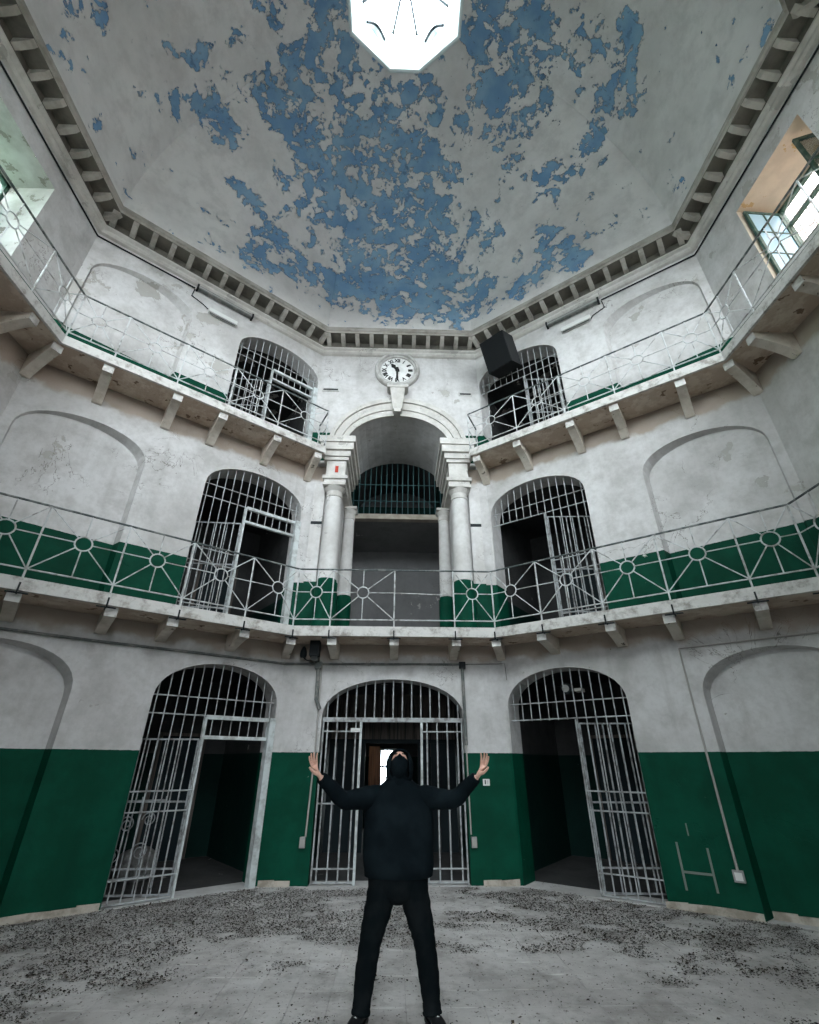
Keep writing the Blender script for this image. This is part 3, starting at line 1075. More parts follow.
for G, GS, F, sd in ((GL, GLS, FLD, 'left'), (GR, GRS, FRD, 'right')):
    rr = thing('balcony_railing', 'iron railing of ringed star panels along the top balcony on the %s' % sd, 'railing', G.p(0, Z3, 0))
    zb3, zt3 = Z3 + .10, Z3 + .98
    rail_segment(rr, G, [-.24] + PD[1:], [.30] + RD_[1:], zb3, zt3, zslab=Z3)
    rail_segment(rr, GS, PS, RS_, zb3, zt3, zslab=Z3, first=False)
    # return of the rail to the wall
    e = G.p(-.24, zt3, -.02)
    w = Vector((F.o.x * .93, -.03, 0))
    for z, rad, m in ((zt3, .0165, 'rail_top_iron'), (zb3, .012, 'rail_paint'), (.5 * (zt3 + zb3), .010, 'rail_paint')):
        bar('return_rail', Vector((e.x, e.y, z)), Vector((w.x, w.y, z - .02)), rad, m, rr)
    bar('post', Vector((w.x, w.y, Z3)), Vector((w.x, w.y, zt3)), .0135, 'rail_paint', rr)


# ------------------------------------------------------------------ barred gates on the diagonal walls
def arch_z(t, t0, t1, zs, rise):
    c, hw = .5 * (t0 + t1), .5 * (t1 - t0)
    q = max(0.0, 1 - ((t - c) / hw) ** 2)
    return zs + rise * (math.sqrt(q) ** .92)


def diag_gate(F, lv, side, label, framed):
    z0, zs, rise = GATE[lv]
    k = (zs - z0) / 2.5
    o = -.09
    root = thing('barred_gate', label, 'gate', F.p(1.0, z0, o), 'barred gates of the diagonal walls')
    top = lambda t: arch_z(t, GT0, GT1, zs, rise)
    hz, hz2 = z0 + 2.27 * k, z0 + 1.98 * k
    td = 1.16
    # upper cross bars
    cb = [z0 + 2.55 * k]
    for z in cb:
        MB().tube([F.p(GT0 + .01, z, o - .012), F.p(GT1 - .01, z, o - .012)], .011, 5).build('cross_bar', 'bar_paint', root)
    MB().tube([F.p(td if framed else GT0 + .01, z0 + 2.29 * k, o - .012), F.p(GT1, z0 + 2.29 * k, o - .012)], .011, 5).build('cross_bar', 'bar_paint', root)
    n = 13
    for i in range(n):
        t = GT0 + (GT1 - GT0) * (i + .5) / n
        if t < td - .02:
            if framed:
                bar('bar', F.p(t, hz, o), F.p(t, top(t) - .005, o), .0095, 'bar_paint', root)
                bar('bar', F.p(t + .02, hz2, o), F.p(t + .02, hz, o), .009, 'bar_paint', root)
            else:
                bar('bar', F.p(t, z0 + 2.27 * k, o), F.p(t, top(t) - .005, o), .0095, 'bar_paint', root)
        else:
            bar('bar', F.p(t, z0 + .015, o), F.p(t, top(t) - .005, o), .010, 'bar_paint', root)
    for z in (1.27, 1.02, .27, .02):
        MB().tube([F.p(td, z0 + z * k, o + .012), F.p(GT1 + .02, z0 + z * k, o + .012)], .011, 5).build('cross_bar', 'bar_paint', root)
    # door opening
    jw = .016 if framed else .009
    MB().box(F, td - jw, td + jw, z0, hz, o - jw * 1.5, o + jw * 1.5).build('door_jamb', 'frame_paint' if framed else 'bar_paint', root)
    if framed:
        MB().box(F, GT0 - .02, GT0 + .085, z0, hz + .03, o - .05, o + .095).build('door_jamb', 'frame_paint', root)
        MB().box(F, GT0, td, hz - .03, hz + .03, o - .025, o + .04).build('header', 'frame_paint', root)
        MB().box(F, GT0 + .05, td, hz2 - .025, hz2 + .025, o - .025, o + .035).build('header', 'frame_paint', root)
    # the leaf, swung back into the cell behind the fixed bars
    a = math.radians(33)
    u = F.u * math.cos(a) - F.n * math.sin(a)
    G = Frame((0, 0), (1, 0))
    G.o = F.o + F.u * (td + .03) + F.n * (o - .06)
    G.u, G.n = u, Vector((-u.y, u.x)) if Vector((-u.y, u.x)).dot(F.n) > 0 else Vector((u.y, -u.x))
    zt_ = hz2 - .03 if framed else hz - .06
    fr = MB()
    for z in (z0 + .03, z0 + .32 * k, z0 + 1.12 * k, zt_):
        fr.box(G, 0, .98, z - .012, z + .012, -.006, .006)
    fr.box(G, -.006, .018, z0 + .02, zt_, -.008, .008)
    fr.box(G, .962, .986, z0 + .02, zt_, -.008, .008)
    leaf = fr.build('gate_leaf', 'leaf_bar', root)
    for i in range(1, 8):
        t = .012 + .956 * i / 8
        bar('bar', G.p(t, z0 + .02, 0), G.p(t, zt_, 0), .010 if framed else .014, 'leaf_bar', leaf, 5)
    return root


WORD = {1: 'ground floor', 2: 'first balcony', 3: 'top balcony'}
for lv in (1, 2, 3):
    diag_gate(FLD, lv, 'left', 'arched gate of pale iron bars with framed open doorway, %s, left of centre' % WORD[lv], True)
    diag_gate(FRD, lv, 'right', 'arched gate of pale iron bars with open doorway, %s, right of centre' % WORD[lv], False)

# centre gate
root = thing('barred_gate', 'wide arched gate of grey iron bars behind the man, its middle open', 'gate', FB.p(0, 0, -.12))
o = -.10
top = lambda t: arch_z(t, -1.23, 1.23, CG[1], CG[2])
MB().box(FB, -1.22, 1.22, 2.26, 2.33, o - .03, o + .03).build('transom', 'bar_paint', root)
n = 15
for i in range(n):
    t = -1.23 + 2.46 * (i + .5) / n
    bar('bar', FB.p(t, 2.32, o), FB.p(t, top(t), o), .013, 'bar_paint', root)
for s_ in (-1, 1):
    xa, xb = (1.20, .50) if s_ > 0 else (-1.20, -.55)
    for j in range(4):
        t = xa + (xb - xa) * (j + .45) / 4
        bar('bar', FB.p(t, .03, o), FB.p(t, 2.27, o), .0135, 'bar_paint', root)
    MB().box(FB, xb - .02, xb + .02, 0, 2.27, o - .025, o + .03).build('door_jamb', 'frame_paint', root)
    MB().box(FB, xa - .012, xa + .012, 0, 2.27, o - .02, o + .02).build('door_jamb', 'bar_paint', root)
    for z in (2.11, 1.05, .20, .03):
        MB().tube([FB.p(xa, z, o + .012), FB.p(xb, z, o + .012)], .013, 5).build('cross_bar', 'bar_paint', root)
MB().box(FB, -.72, -.56, 2.10, 2.16, o + .02, o + .07).build('lock_box', 'plate_white', root)

# inside the corridor: a second barred screen, a brown shutter leaf and a bright window
root = thing('corridor_screen', 'dark screen of upright boards across the corridor behind the centre gate', 'screen', (0, 3.0, 0))
for i in range(15):
    x = -1.32 + i * .19
    MB().wbox(x - .085, x + .085, 2.98, 3.01, 2.10, 3.05).build('board', 'grey_wood', root)
MB().wbox(-1.42, 1.42, 2.95, 3.03, 2.02, 2.10).build('rail', 'dark_door', root)
for x in (-.66, .62):
    MB().wbox(x - .05, x + .05, 2.95, 3.03, 0, 2.02).build('post', 'dark_door', root)
for xa, xb in ((-1.42, -.71), (.67, 1.42)):
    n = 4
    for i in range(n):
        x = xa + (xb - xa) * (i + .5) / n
        MB().wbox(x - .085, x + .085, 2.98, 3.01, 0, 2.02).build('board', 'dark_door', root)
root = thing('door_leaf', 'brown panelled wooden door leaf standing open in the corridor', 'door', (-.45, 3.2, 0))
for i in range(3):
    MB().wbox(-.53 + i * .083, -.45 + i * .083, 3.16, 3.20, .03, 1.96).build('plank', 'brown_wood', root)
for z in (.4, 1.0, 1.7):
    MB().wbox(-.53, -.29, 3.20, 3.225, z - .05, z + .05).build('ledge', 'brown_wood', root)
root = thing('window_1', 'small white barred window glowing at the far end of the corridor', 'window', (-.13, 7.0, .55), kind='structure')
for a in (((-.38, .11, .70, .75)), (-.38, .11, 1.95, 2.01), (-.38, .11, 1.50, 1.55)):
    MB().wbox(a[0], a[1], 6.95, 7.03, a[2], a[3]).build('frame_rail', 'white_joinery', root)
for x in (-.37, .10):
    MB().wbox(x - .025, x + .025, 6.95, 7.03, .70, 2.0).build('frame_stile', 'white_joinery', root)
for i in range(4):
    bar('glazing_bar', (-.28 + i * .095, 7.0, .75), (-.28 + i * .095, 7.0, 1.97), .009, 'pipe_grey', root)
MB().add([(-.37, 7.01, .75), (.10, 7.01, .75), (.10, 7.01, 1.98), (-.37, 7.01, 1.98)], [(0, 1, 2, 3)]).build('pane', 'pane_glass', root, fix=False)

# ------------------------------------------------------------------ niche: columns, entablatures, arch, lintel, lunette
for s_, sd in ((-1, 'left'), (1, 'right')):
    for x, y, r, wh in ((1.34, -.13, .185, 'front'), (1.10, .86, .135, 'inner')):
        ztop = 6.88
        col = thing('column', 'white plastered %s column with green painted foot on the %s of the niche' % (wh, sd), 'column', (s_ * x, y, Z2))
        H = ztop - Z2
        prof = [(r * 1.32, Z2), (r * 1.32, Z2 + .10), (r * 1.18, Z2 + .14), (r * 1.18, Z2 + .97), (r * 1.04, Z2 + .99), (r * 1.02, Z2 + 1.3), (r * .98, Z2 + H * .6), (r * .88, ztop - .32), (r * .86, ztop - .28)]
        MB().lathe((s_ * x, y), prof, 28).build('shaft', 'column_plaster', col, smooth=True)
        MB().lathe((s_ * x, y), [(r * .86, ztop - .30), (r * .98, ztop - .28), (r * .98, ztop - .24), (r * .88, ztop - .23), (r * .90, ztop - .16), (r * 1.22, ztop - .08), (r * 1.25, ztop - .05)], 28).build('capital', 'trim_plaster', col)
        q = r * 1.28
        MB().wbox(s_ * x - q, s_ * x + q, y - q, y + q, ztop - .06, ztop).build('abacus', 'trim_plaster', col)
    ent = thing('entablature', 'stepped white stone entablature block above the %s columns' % sd, 'entablature', (s_ * 1.34, 0, 6.88))
    layers = [(6.88, 7.02, .02), (7.02, 7.10, .06), (7.10, 7.50, .0), (7.50, 7.58, .05), (7.58, 7.72, .09), (7.72, 7.90, .15), (7.90, 8.06, .19)]
    for j, (za, zb_, ov) in enumerate(layers):
        xa, xb = s_ * (1.13 - ov), s_ * (1.55 + ov)
        MB().wbox(min(xa, xb), max(xa, xb), -.24 - ov, 1.06 + ov * .5, za, zb_).build(('frieze' if j == 2 else 'moulding'), 'trim_plaster', ent)
    if s_ < 0:
        MB().wbox(-1.36, -1.29, -.252, -.238, 7.20, 7.36).build('red_mark', 'print_red', ent)
    # flat pilaster strip beside the column
    MB().wbox(min(s_ * 1.56, s_ * 1.80), max(s_ * 1.56, s_ * 1.80), -.07, .02, Z2, 7.0).build('pilaster', 'column_plaster', None)
    tag(bpy.context.scene.objects[-1] if False else [o_ for o_ in COL.objects if o_.name.startswith('pilaster')][-1],
        'flat white pilaster with green foot beside the %s front column' % sd, 'pilaster')
    MB().wbox(min(s_ * 1.56, s_ * 1.79), max(s_ * 1.56, s_ * 1.79), -.085, -.07, 6.02, 6.08).build('strap', 'black_iron', [o_ for o_ in COL.objects if o_.name.startswith('pilaster')][-1])

arch = thing('arch_moulding', 'white moulded arch with keystone over the columned niche below the clock', 'arch', (0, 0, 8.05))


def arch_band(hw0, r0, hw1, r1_, zs, y0, y1, name, mat, parent, n=28):
    mb = MB()
    for i in range(n):
        q = []
        for k in (i, i + 1):
            w = math.pi * k / n
            q.append((-hw0 * math.cos(w), zs + r0 * math.sin(w), -hw1 * math.cos(w), zs + r1_ * math.sin(w)))
        (a, za, A, zA), (b, zb_, B, zB) = q
        mb.add([(a, y0, za), (b, y0, zb_), (B, y0, zB), (A, y0, zA)], [(0, 1, 2, 3)])
        mb.add([(A, y0, zA), (B, y0, zB), (B, y1, zB), (A, y1, zA)], [(0, 1, 2, 3)])
        mb.add([(a, y0, za), (b, y0, zb_), (b, y1, zb_), (a, y1, za)], [(0, 1, 2, 3)])
    return mb.build(name, mat, parent, fix=False)


arch_band(1.21, .92, 1.34, 1.08, 8.05, -.05, .01, 'inner_band', 'trim_plaster', arch)
arch_band(1.34, 1.08, 1.50, 1.28, 8.05, -.09, .01, 'middle_band', 'trim_plaster', arch)
arch_band(1.50, 1.28, 1.60, 1.40, 8.05, -.14, .01, 'outer_band', 'trim_plaster', arch)
ks = MB().prism([(-.21, -.12, 9.68), (.15, -.12, 9.68), (.08, -.06, 9.02), (-.14, -.06, 9.02)], [(-.21, -.27, 9.68), (.15, -.27, 9.68), (.08, -.20, 9.06), (-.14, -.20, 9.06)])
k_ = ks.build('keystone', 'trim_plaster', arch)
MB().wbox(-.29, .23, -.24, 0, 9.72, 9.82).build('cap', 'clock_stone', k_)
MB().wbox(-.26, .20, -.29, 0, 9.67, 9.73).build('cap_moulding', 'trim_plaster', k_)
MB().wbox(-.11, .05, -.23, -.05, 8.96, 9.05).build('foot', 'trim_plaster', k_)

lint = tag(MB().wbox(-1.24, 1.24, 1.86, 2.12, 7.17, 7.31).build('lintel_beam', 'beam_stone'), 'pale stone lintel beam spanning the niche under the barred lunette', 'beam')
lun = thing('barred_lunette', 'dark teal iron grille filling the half round opening above the lintel', 'grille', (0, 1.98, 7.31))
for i in range(17):
    x = -1.16 + 2.32 * i / 16
    zt_ = arch_z(x, -1.23, 1.23, NICHE[1], NICHE[2]) - .02
    bar('bar', (x, 1.98, 7.30), (x, 1.98, zt_), .013, 'teal_bar', lun)
for z in (7.75, 8.25):
    hw = 1.22
    bar('cross_bar', (-hw, 1.965, z), (hw, 1.965, z), .012, 'teal_bar', lun)

# ------------------------------------------------------------------ clock
CX, CY, CZ, CR = -.05, -.02, 10.44, .54
clk = thing('wall_clock', 'large round white wall clock with roman numerals showing half past ten', 'clock', (CX, 0, CZ - CR))


def disc_y(mb, prof, n=48):
    """lathe about the y axis: (radius, y)"""
    k0 = len(mb.v)
    for r, y in prof:
        for j in range(n):
            w = 2 * math.pi * j / n
            mb.v.append(Vector((CX + r * math.cos(w), y, CZ + r * math.sin(w))))
    for i in range(len(prof) - 1):
        for j in range(n):
            mb.f.append((k0 + i * n + j, k0 + i * n + (j + 1) % n, k0 + (i + 1) * n + (j + 1) % n, k0 + (i + 1) * n + j))
    return mb


disc_y(MB(), [(CR + .03, .0), (CR + .03, -.10), (CR, -.14), (CR - .05, -.14), (CR - .07, -.10), (CR - .10, -.09), (CR - .11, -.055)]).build('rim', 'clock_stone', clk, smooth=False)
fmb = disc_y(MB(), [(CR - .10, -.055), (.01, -.055)])
fmb.build('dial', 'clock_white', clk, fix=False)
NUM = ['XII', 'I', 'II', 'III', 'IIII', 'V', 'VI', 'VII', 'VIII', 'IX', 'X', 'XI']
for i, tx in enumerate(NUM):
    cu = bpy.data.curves.new('numeral', 'FONT')
    cu.body = tx
    cu.size = .155
    cu.align_x = 'CENTER'
    cu.align_y = 'CENTER'
    cu.extrude = .002
    cu.offset = .0055
    cu.space_character = .92
    cu.materials.append(M['print_black'])
    w = math.radians(30 * i)
    tmp = bpy.data.objects.new('numeral_text', cu)
    me = bpy.data.meshes.new_from_object(tmp)
    bpy.data.objects.remove(tmp)
    o = link('numeral', me, clk)
    rr = .325
    base = Matrix(((1, 0, 0, 0), (0, 0, -1, 0), (0, 1, 0, 0), (0, 0, 0, 1)))
    o.matrix_basis = Matrix.Translation((CX + rr * math.sin(w), -.060, CZ + rr * math.cos(w))) @ base @ Matrix.Rotation(-w, 4, 'Z') @ Matrix.Scale(.86, 4, (1, 0, 0))
for i in range(60):
    w = math.radians(6 * i)
    a, b = (.405, .425)
    MB().hexa([(CX + q * math.sin(w) + e * math.cos(w), y, CZ + q * math.cos(w) - e * math.sin(w)) for y in (-.0565, -.0585) for q, e in ((a, -.003), (b, -.003), (b, .003), (a, .003))]).build('minute_mark', 'print_black', clk)


def hand(name, ang, prof, y):
    w = math.radians(ang)
    d, e = Vector((math.sin(w), 0, math.cos(w))), Vector((math.cos(w), 0, -math.sin(w)))
    c = Vector((CX, y, CZ))
    pts = [c + d * a + e * b for a, b in prof] + [c + d * a - e * b for a, b in reversed(prof)]
    MB().prism(pts, [p + Vector((0, -.008, 0)) for p in pts]).build(name, 'print_black', clk)


hand('hour_hand', 315 + 8, [(-.07, .03), (0, .035), (.10, .03), (.16, .062), (.20, .045), (.27, .004)], -.066)
hand('minute_hand', 180, [(-.09, .028), (0, .032), (.18, .022), (.28, .03), (.32, .02), (.385, .004)], -.078)
MB().lathe((0, 0), [(.045, 0), (.045, .03)], 16)
hubm = disc_y(MB(), [(.05, -.06), (.05, -.09), (.02, -.095)], 20)
hubm.build('hub', 'print_black', clk)


# ------------------------------------------------------------------ the two windows of the top floor
def slab_faces(F, loops, name, mat, parent):
    mb = MB()
    for lp in loops:
        mb.add([F.p(*q) for q in lp], [tuple(range(len(lp)))])
    return mb.build(name, mat, parent, fix=False)


def window(F, nm, label, rmat, jmat, pmat):
    root = thing(nm, label, 'window', F.p(.5 * (WT0 + WT1), WZ0, 0), kind='structure')
    a, b, z0, z1, d = WT0, WT1, WZ0, WZ1, -WREV
    slab_faces(F, [[(a, z1, 0), (b, z1, 0), (b, z1, d), (a, z1, d)]], 'reveal_soffit', rmat, root)
    slab_faces(F, [[(a, z0, 0), (b, z0, 0), (b, z0, d), (a, z0, d)]], 'reveal_sill', jmat, root)
    for t in (a, b):
        slab_faces(F, [[(t, z0, 0), (t, z1, 0), (t, z1, d), (t, z0, d)]], 'reveal_jamb', jmat if t == a else rmat, root)
    for t in (a, b):
        s_ = 1 if t == a else -1
        MB().box(F, min(t, t + s_ * .06), max(t, t + s_ * .06), z0, z1, d - .05, d + .03).build('frame_stile', 'green_joinery', root)
    for z, q in ((z0, .06), (z1, -.06), (z1 - .42, -.05)):
        MB().box(F, a, b, min(z, z + q), max(z, z + q), d - .05, d + .03).build('frame_rail', 'green_joinery', root)
    return root


def leaf(F, hinge_t, hinge_o, ang, width, z0, z1, root, frame_mat, pane_mat, rows, cols=2):
    """an open casement: ang measured from the wall line, turning into the room"""
    u = F.u * math.cos(ang) + F.n * math.sin(ang)
    G = Frame((0, 0), (1, 0))
    G.o = F.o + F.u * hinge_t + F.n * hinge_o
    G.u = u
    G.n = Vector((-u.y, u.x))
    mb = MB()
    w = .055
    mb.box(G, 0, w, z0, z1, -.02, .02).box(G, width - w, width, z0, z1, -.02, .02).box(G, w, width - w, z0, z0 + w, -.02, .02).box(G, w, width - w, z1 - w, z1, -.02, .02)
    lf = mb.build('casement', frame_mat, root)
    for i in range(1, cols):
        t = width * i / cols
        MB().box(G, t - .012, t + .012, z0 + w, z1 - w, -.014, .014).build('glazing_bar', frame_mat, lf)
    for j in range(1, rows):
        z = z0 + (z1 - z0) * j / rows
        MB().box(G, w, width - w, z - .012, z + .012, -.014, .014).build('glazing_bar', frame_mat, lf)
    for i in range(cols):
        for j in range(rows):
            ta, tb = max(w, width * i / cols), min(width - w, width * (i + 1) / cols)
            za, zb_ = max(z0 + w, z0 + (z1 - z0) * j / rows), min(z1 - w, z0 + (z1 - z0) * (j + 1) / rows)
            MB().box(G, ta, tb, za, zb_, -.003, .003).build('pane', pane_mat, lf)
    return lf


s = NT('sky_block_green')
s.col(s.mix(s.noise(1.2, 5), (.42, .52, .42), (.30, .42, .30))).rough(.9)
s = NT('sky_reflection_pane')
s.col((.40, .58, .70)).rough(.25)  # sky reflection painted into the pane as a flat pale blue

wr = window(FRS, 'window_2', 'deep top floor window on the right with green casements standing open', 'sunlit_reveal', 'sunlit_reveal', 'pane_glass')
leaf(FRS, WT0 + .035, -WREV + .03, math.radians(88), .70, WZ0 + .02, WZ1 - .10, wr, 'green_joinery', 'sky_reflection_pane', 3)
leaf(FRS, WT1 - .05, -WREV + .03, math.radians(110), .70, WZ0 + .02, WZ1 - .12, wr, 'green_joinery', 'pane_glass', 3)
# iron guard outside
for i in range(7):
    t = WT0 + .1 + (WT1 - WT0 - .2) * i / 6
    bar('guard_bar', FRS.p(t, WZ0, -WREV - .12), FRS.p(t, WZ1, -WREV - .12), .009, 'pipe_grey', wr, 5)
for i in range(9):
    z = WZ0 + (WZ1 - WZ0) * (i + .5) / 9
    bar('guard_bar', FRS.p(WT0, z, -WREV - .12), FRS.p(WT1, z, -WREV - .12), .009, 'pipe_grey', wr, 5)
wl = window(FLS, 'window_3', 'deep top floor window on the left with flaking pale reveal', 'pale_reveal', 'pale_reveal', 'pane_glass')
for j in range(3):
    za, zb_ = WZ0 + .06 + j * .45, WZ0 + .06 + (j + 1) * .45
    MB().box(FLS, WT0 + .06, .5 * (WT0 + WT1) - .02, za + .012, zb_ - .012, -WREV - .012, -WREV - .006).build('pane', 'pane_glass', wl)
    MB().box(FLS, .5 * (WT0 + WT1) + .02, WT1 - .06, za + .012, zb_ - .012, -WREV - .012, -WREV - .006).build('pane', 'pane_glass', wl)
    MB().box(FLS, WT0 + .06, WT1 - .06, zb_ - .012, zb_ + .012, -WREV - .02, -WREV + .01).build('glazing_bar', 'green_joinery', wl)
MB().box(FLS, .5 * (WT0 + WT1) - .02, .5 * (WT0 + WT1) + .02, WZ0, WZ1 - .45, -WREV - .02, -WREV + .02).build('mullion', 'green_joinery', wl)
for F in (FLS, FRS):
    portal('sky_portal', F.p(.5 * (WT0 + WT1), .5 * (WZ0 + WZ1), -WREV - .2), (F.n.x, F.n.y, 0), WT1 - WT0, WZ1 - WZ0)
# building across the way on the right
nb = MB()
nb.wbox(10.2, 11.2, -14, 4, 0, 15.4)
nbo = tag(nb.build('building', 'pink_render'), 'pale pink rendered building seen through the open window on the right', 'building')
MB().wbox(10.05, 11.3, -14.1, 4.1, 15.4, 15.65).build('parapet', 'skirting_stone', nbo)
for i in range(5):
    for z in (5.2, 8.6, 11.2):
        MB().wbox(10.12, 10.2, -10.6 + i * 2.6, -9.5 + i * 2.6, z, z + 1.3).build('shutter', 'green_joinery', nbo)


nb = MB()  # block added on the left in place of trees, cuts the sky light
nb.wbox(-11.6, -10.6, -14, 4, 0, 15.2)
nbo = tag(nb.build('building', 'sky_block_green'), 'pale green block added outside the left window to cut sky light', 'building')
MB().wbox(-11.7, -10.45, -14.1, 4.1, 15.2, 15.45).build('parapet', 'skirting_stone', nbo)
for i in range(5):
    for z in (5.2, 8.6, 11.2):
        MB().wbox(-10.6, -10.52, -10.6 + i * 2.6, -9.5 + i * 2.6, z, z + 1.3).build('shutter', 'green_joinery', nbo)


# ------------------------------------------------------------------ lamps, cables, pipes
def fixture(F, a, b, z, label, kind):
    root = thing('strip_light', label, 'light', F.p(.5 * (a + b), z, 0))
    lo, hi = min(a, b), max(a, b)
    if kind == 'dark':
        MB().box(F, lo, hi, z - .045, z + .045, .03, .11).build('housing', 'pipe_grey', root)
        MB().box(F, lo + .04, hi - .04, z - .02, z + .02, .11, .118).build('lens', 'box_grey', root)
        for t in (lo, hi - .04):
            MB().box(F, t, t + .04, z - .06, z + .06, 0, .13).build('end_bracket', 'black_iron', root)
    else:
        MB().box(F, lo, hi, z - .055, z + .055, 0, .09).build('housing', 'plate_white', root)
        MB().tube([F.p(lo + .03, z - .075, .06), F.p(hi - .03, z - .075, .06)], .016, 8).build('tube', 'pipe_grey', root)


fixture(FLD, 3.18, 1.90, 10.86, 'long dark strip light under the cornice on the left diagonal wall', 'dark')
fixture(FLD, 2.82, 2.20, 10.42, 'short white strip light below the dark one on the left diagonal wall', 'white')
fixture(FRD, 3.16, 1.93, 10.83, 'long dark strip light under the cornice on the right diagonal wall', 'dark')
fixture(FRD, 2.90, 2.24, 10.48, 'short white strip light below the dark one on the right diagonal wall', 'white')


def cable(pts, r, mat, label, name='cable', cat='cable'):
    return tag(MB().tube(pts, r, 6).build(name, mat), label, cat)


for F, G, sd in ((FLD, FLS, 'left'), (FRD, FRS, 'right')):
    cable([G.p(3.4, 10.84, .02), G.p(.02, 10.84, .02), F.p(F.L - .02, 10.84, .02), F.p(3.2, 10.86, .02)], .016, 'black_iron',
          'dark cable run just under the cornice to the strip lights on the %s' % sd)
    cable([F.p(3.2, 10.82, .02), F.p(3.22, 10.60, .02), F.p(2.95, 10.52, .02), F.p(2.9 if sd == 'right' else 2.84, 10.45, .03)], .012, 'black_iron',
          'thin looped wire between the two strip lights on the %s wall' % sd)
# cables at the top of the ground floor
cable([FLD.p(5.0, 3.20, .025), FLD.p(3.0, 3.19, .025), FLD.p(1.5, 3.205, .025), FLD.p(.03, 3.21, .03), FB.p(-1.96, 3.21, .03), FB.p(-1.36, 3.21, .03), FB.p(0, 3.22, .025), FB.p(1.24, 3.225, .025)],
      .02, 'pipe_grey', 'long dark cable clipped along the wall below the first balcony')
cable([FB.p(1.24, 3.225, .02), FB.p(1.90, 3.24, .02), FRD.p(.06, 3.24, .02), FRD.p(.07, 2.95, .02)], .007, 'pipe_grey', 'thin wire trailing from the pipe top to the right corner')
cable([FRD.p(4.95, 3.19, .02), FRD.p(2.91, 3.17, .02), FRD.p(2.91, .47, .02)], .016, 'conduit_pale', 'pale conduit bent down the right diagonal wall to a socket', 'conduit', 'conduit')
root = thing('socket_box', 'grey surface socket box at the end of the right wall conduit', 'socket', FRD.p(2.91, .36, 0))
MB().box(FRD, 2.85, 2.97, .36, .48, 0, .05).build('body', 'box_grey', root)
MB().box(FRD, 2.87, 2.95, .38, .46, .05, .058).build('cover', 'plate_white', root)
# the two downpipes of the centre gate
root = thing('downpipe', 'dark iron pipe running down the left edge of the centre gate', 'pipe', FB.p(-1.32, 0, .05))
MB().tube([FB.p(-1.36, 3.18, .05), FB.p(-1.34, 2.6, .05), FB.p(-1.27, 2.45, .05)], .035, 8).build('upper_pipe', 'pipe_grey', root)
MB().tube([FB.p(-1.30, 3.2, .03), FB.p(-1.29, 1.8, .03), FB.p(-1.32, .62, .03)], .014, 6).build('lower_pipe', 'conduit_pale', root)
MB().box(FB, -1.42, -1.30, 3.12, 3.24, 0, .1).build('junction', 'pipe_grey', root)
root = thing('downpipe', 'dark iron pipe running down the right edge of the centre gate', 'pipe', FB.p(1.25, 0, .05))
MB().tube([FB.p(1.245, 3.2, .04), FB.p(1.25, 1.9, .04)], .028, 8).build('upper_pipe', 'pipe_grey', root)
MB().tube([FB.p(1.25, 1.9, .03), FB.p(1.26, .65, .03)], .012, 6).build('lower_pipe', 'conduit_pale', root)
MB().box(FB, 1.19, 1.30, 3.15, 3.26, 0, .09).build('junction', 'black_iron', root)
for x, lab in ((-1.36, 'grey cable box on the green wall left of the centre gate'), (1.30, 'grey cable box on the green wall right of the centre gate')):
    root = thing('junction_box', lab, 'box', FB.p(x, .44, 0))
    MB().box(FB, x - .042, x + .042, .48, .62, 0, .06).build('body', 'box_grey', root)
    MB().box(FB, x - .034, x + .034, .50, .59, .06, .068).build('cover', 'conduit_pale', root)
root = thing('number_plate', 'small white numbered plate on the green wall beside the raised right hand', 'sign', FB.p(1.55, 1.30, 0))
MB().box(FB, 1.50, 1.61, 1.31, 1.405, 0, .014).build('plate', 'plate_white', root)
MB().box(FB, 1.528, 1.546, 1.33, 1.39, .014, .017).build('figure', 'print_black', root)
MB().box(FB, 1.575, 1.582, 1.335, 1.385, .014, .016).build('figure', 'box_grey', root)
# wall lamp and bell by the pipe head
root = thing('wall_spotlight', 'black wall spotlight on a bracket above the centre gate pipe', 'lamp', FB.p(-1.42, 3.24, .1))
MB().box(FB, -1.50, -1.33, 3.30, 3.56, .16, .34).build('housing', 'black_iron', root)
MB().box(FB, -1.47, -1.36, 3.24, 3.30, .05, .25).build('bracket', 'pipe_grey', root)
MB().tube([FB.p(-1.45, 3.26, .1), FB.p(-1.56, 3.25, .14), FB.p(-1.63, 3.30, .16)], .012, 6).build('arm', 'black_iron', root)
c = FB.p(-1.63, 3.30, .16)
MB().lathe((c.x, c.y), [(.045, 3.29), (.062, 3.33), (.058, 3.40), (.035, 3.46), (.012, 3.49)], 14).build('bell', 'black_iron', root, smooth=True)
# vents in the clock wall
for xa, xb, z, sd in ((-1.90, -1.48, 9.78, 'left'), (1.49, 1.82, 9.73, 'right')):
    root = thing('slot_vent', 'narrow slot vent in the wall %s of the clock' % sd, 'vent', FB.p(.5 * (xa + xb), z - .05, 0))
    MB().box(FB, xa, xb, z - .05, z + .05, 0, .02).build('plate', 'clock_stone', root)
    MB().box(FB, xa + .03, xb - .03, z - .022, z + .022, .02, .026).build('slot', 'black_iron', root)
# marks of a removed fitting
root = thing('bracket_frame', 'pale H shaped bracket left on the green right diagonal wall', 'bracket', FRD.p(2.45, .2, 0))
MB().box(FRD, 2.27, 2.295, .21, .72, 0, .012).build('upright', 'faded_mark', root)
MB().box(FRD, 2.62, 2.645, .22, .68, 0, .012).build('upright', 'faded_mark', root)
MB().box(FRD, 2.295, 2.62, .39, .415, 0, .012).build('cross_piece', 'faded_mark', root)
MB().box(FRD, 2.44, 2.455, .80, .94, 0, .010).build('stub', 'faded_mark', root)

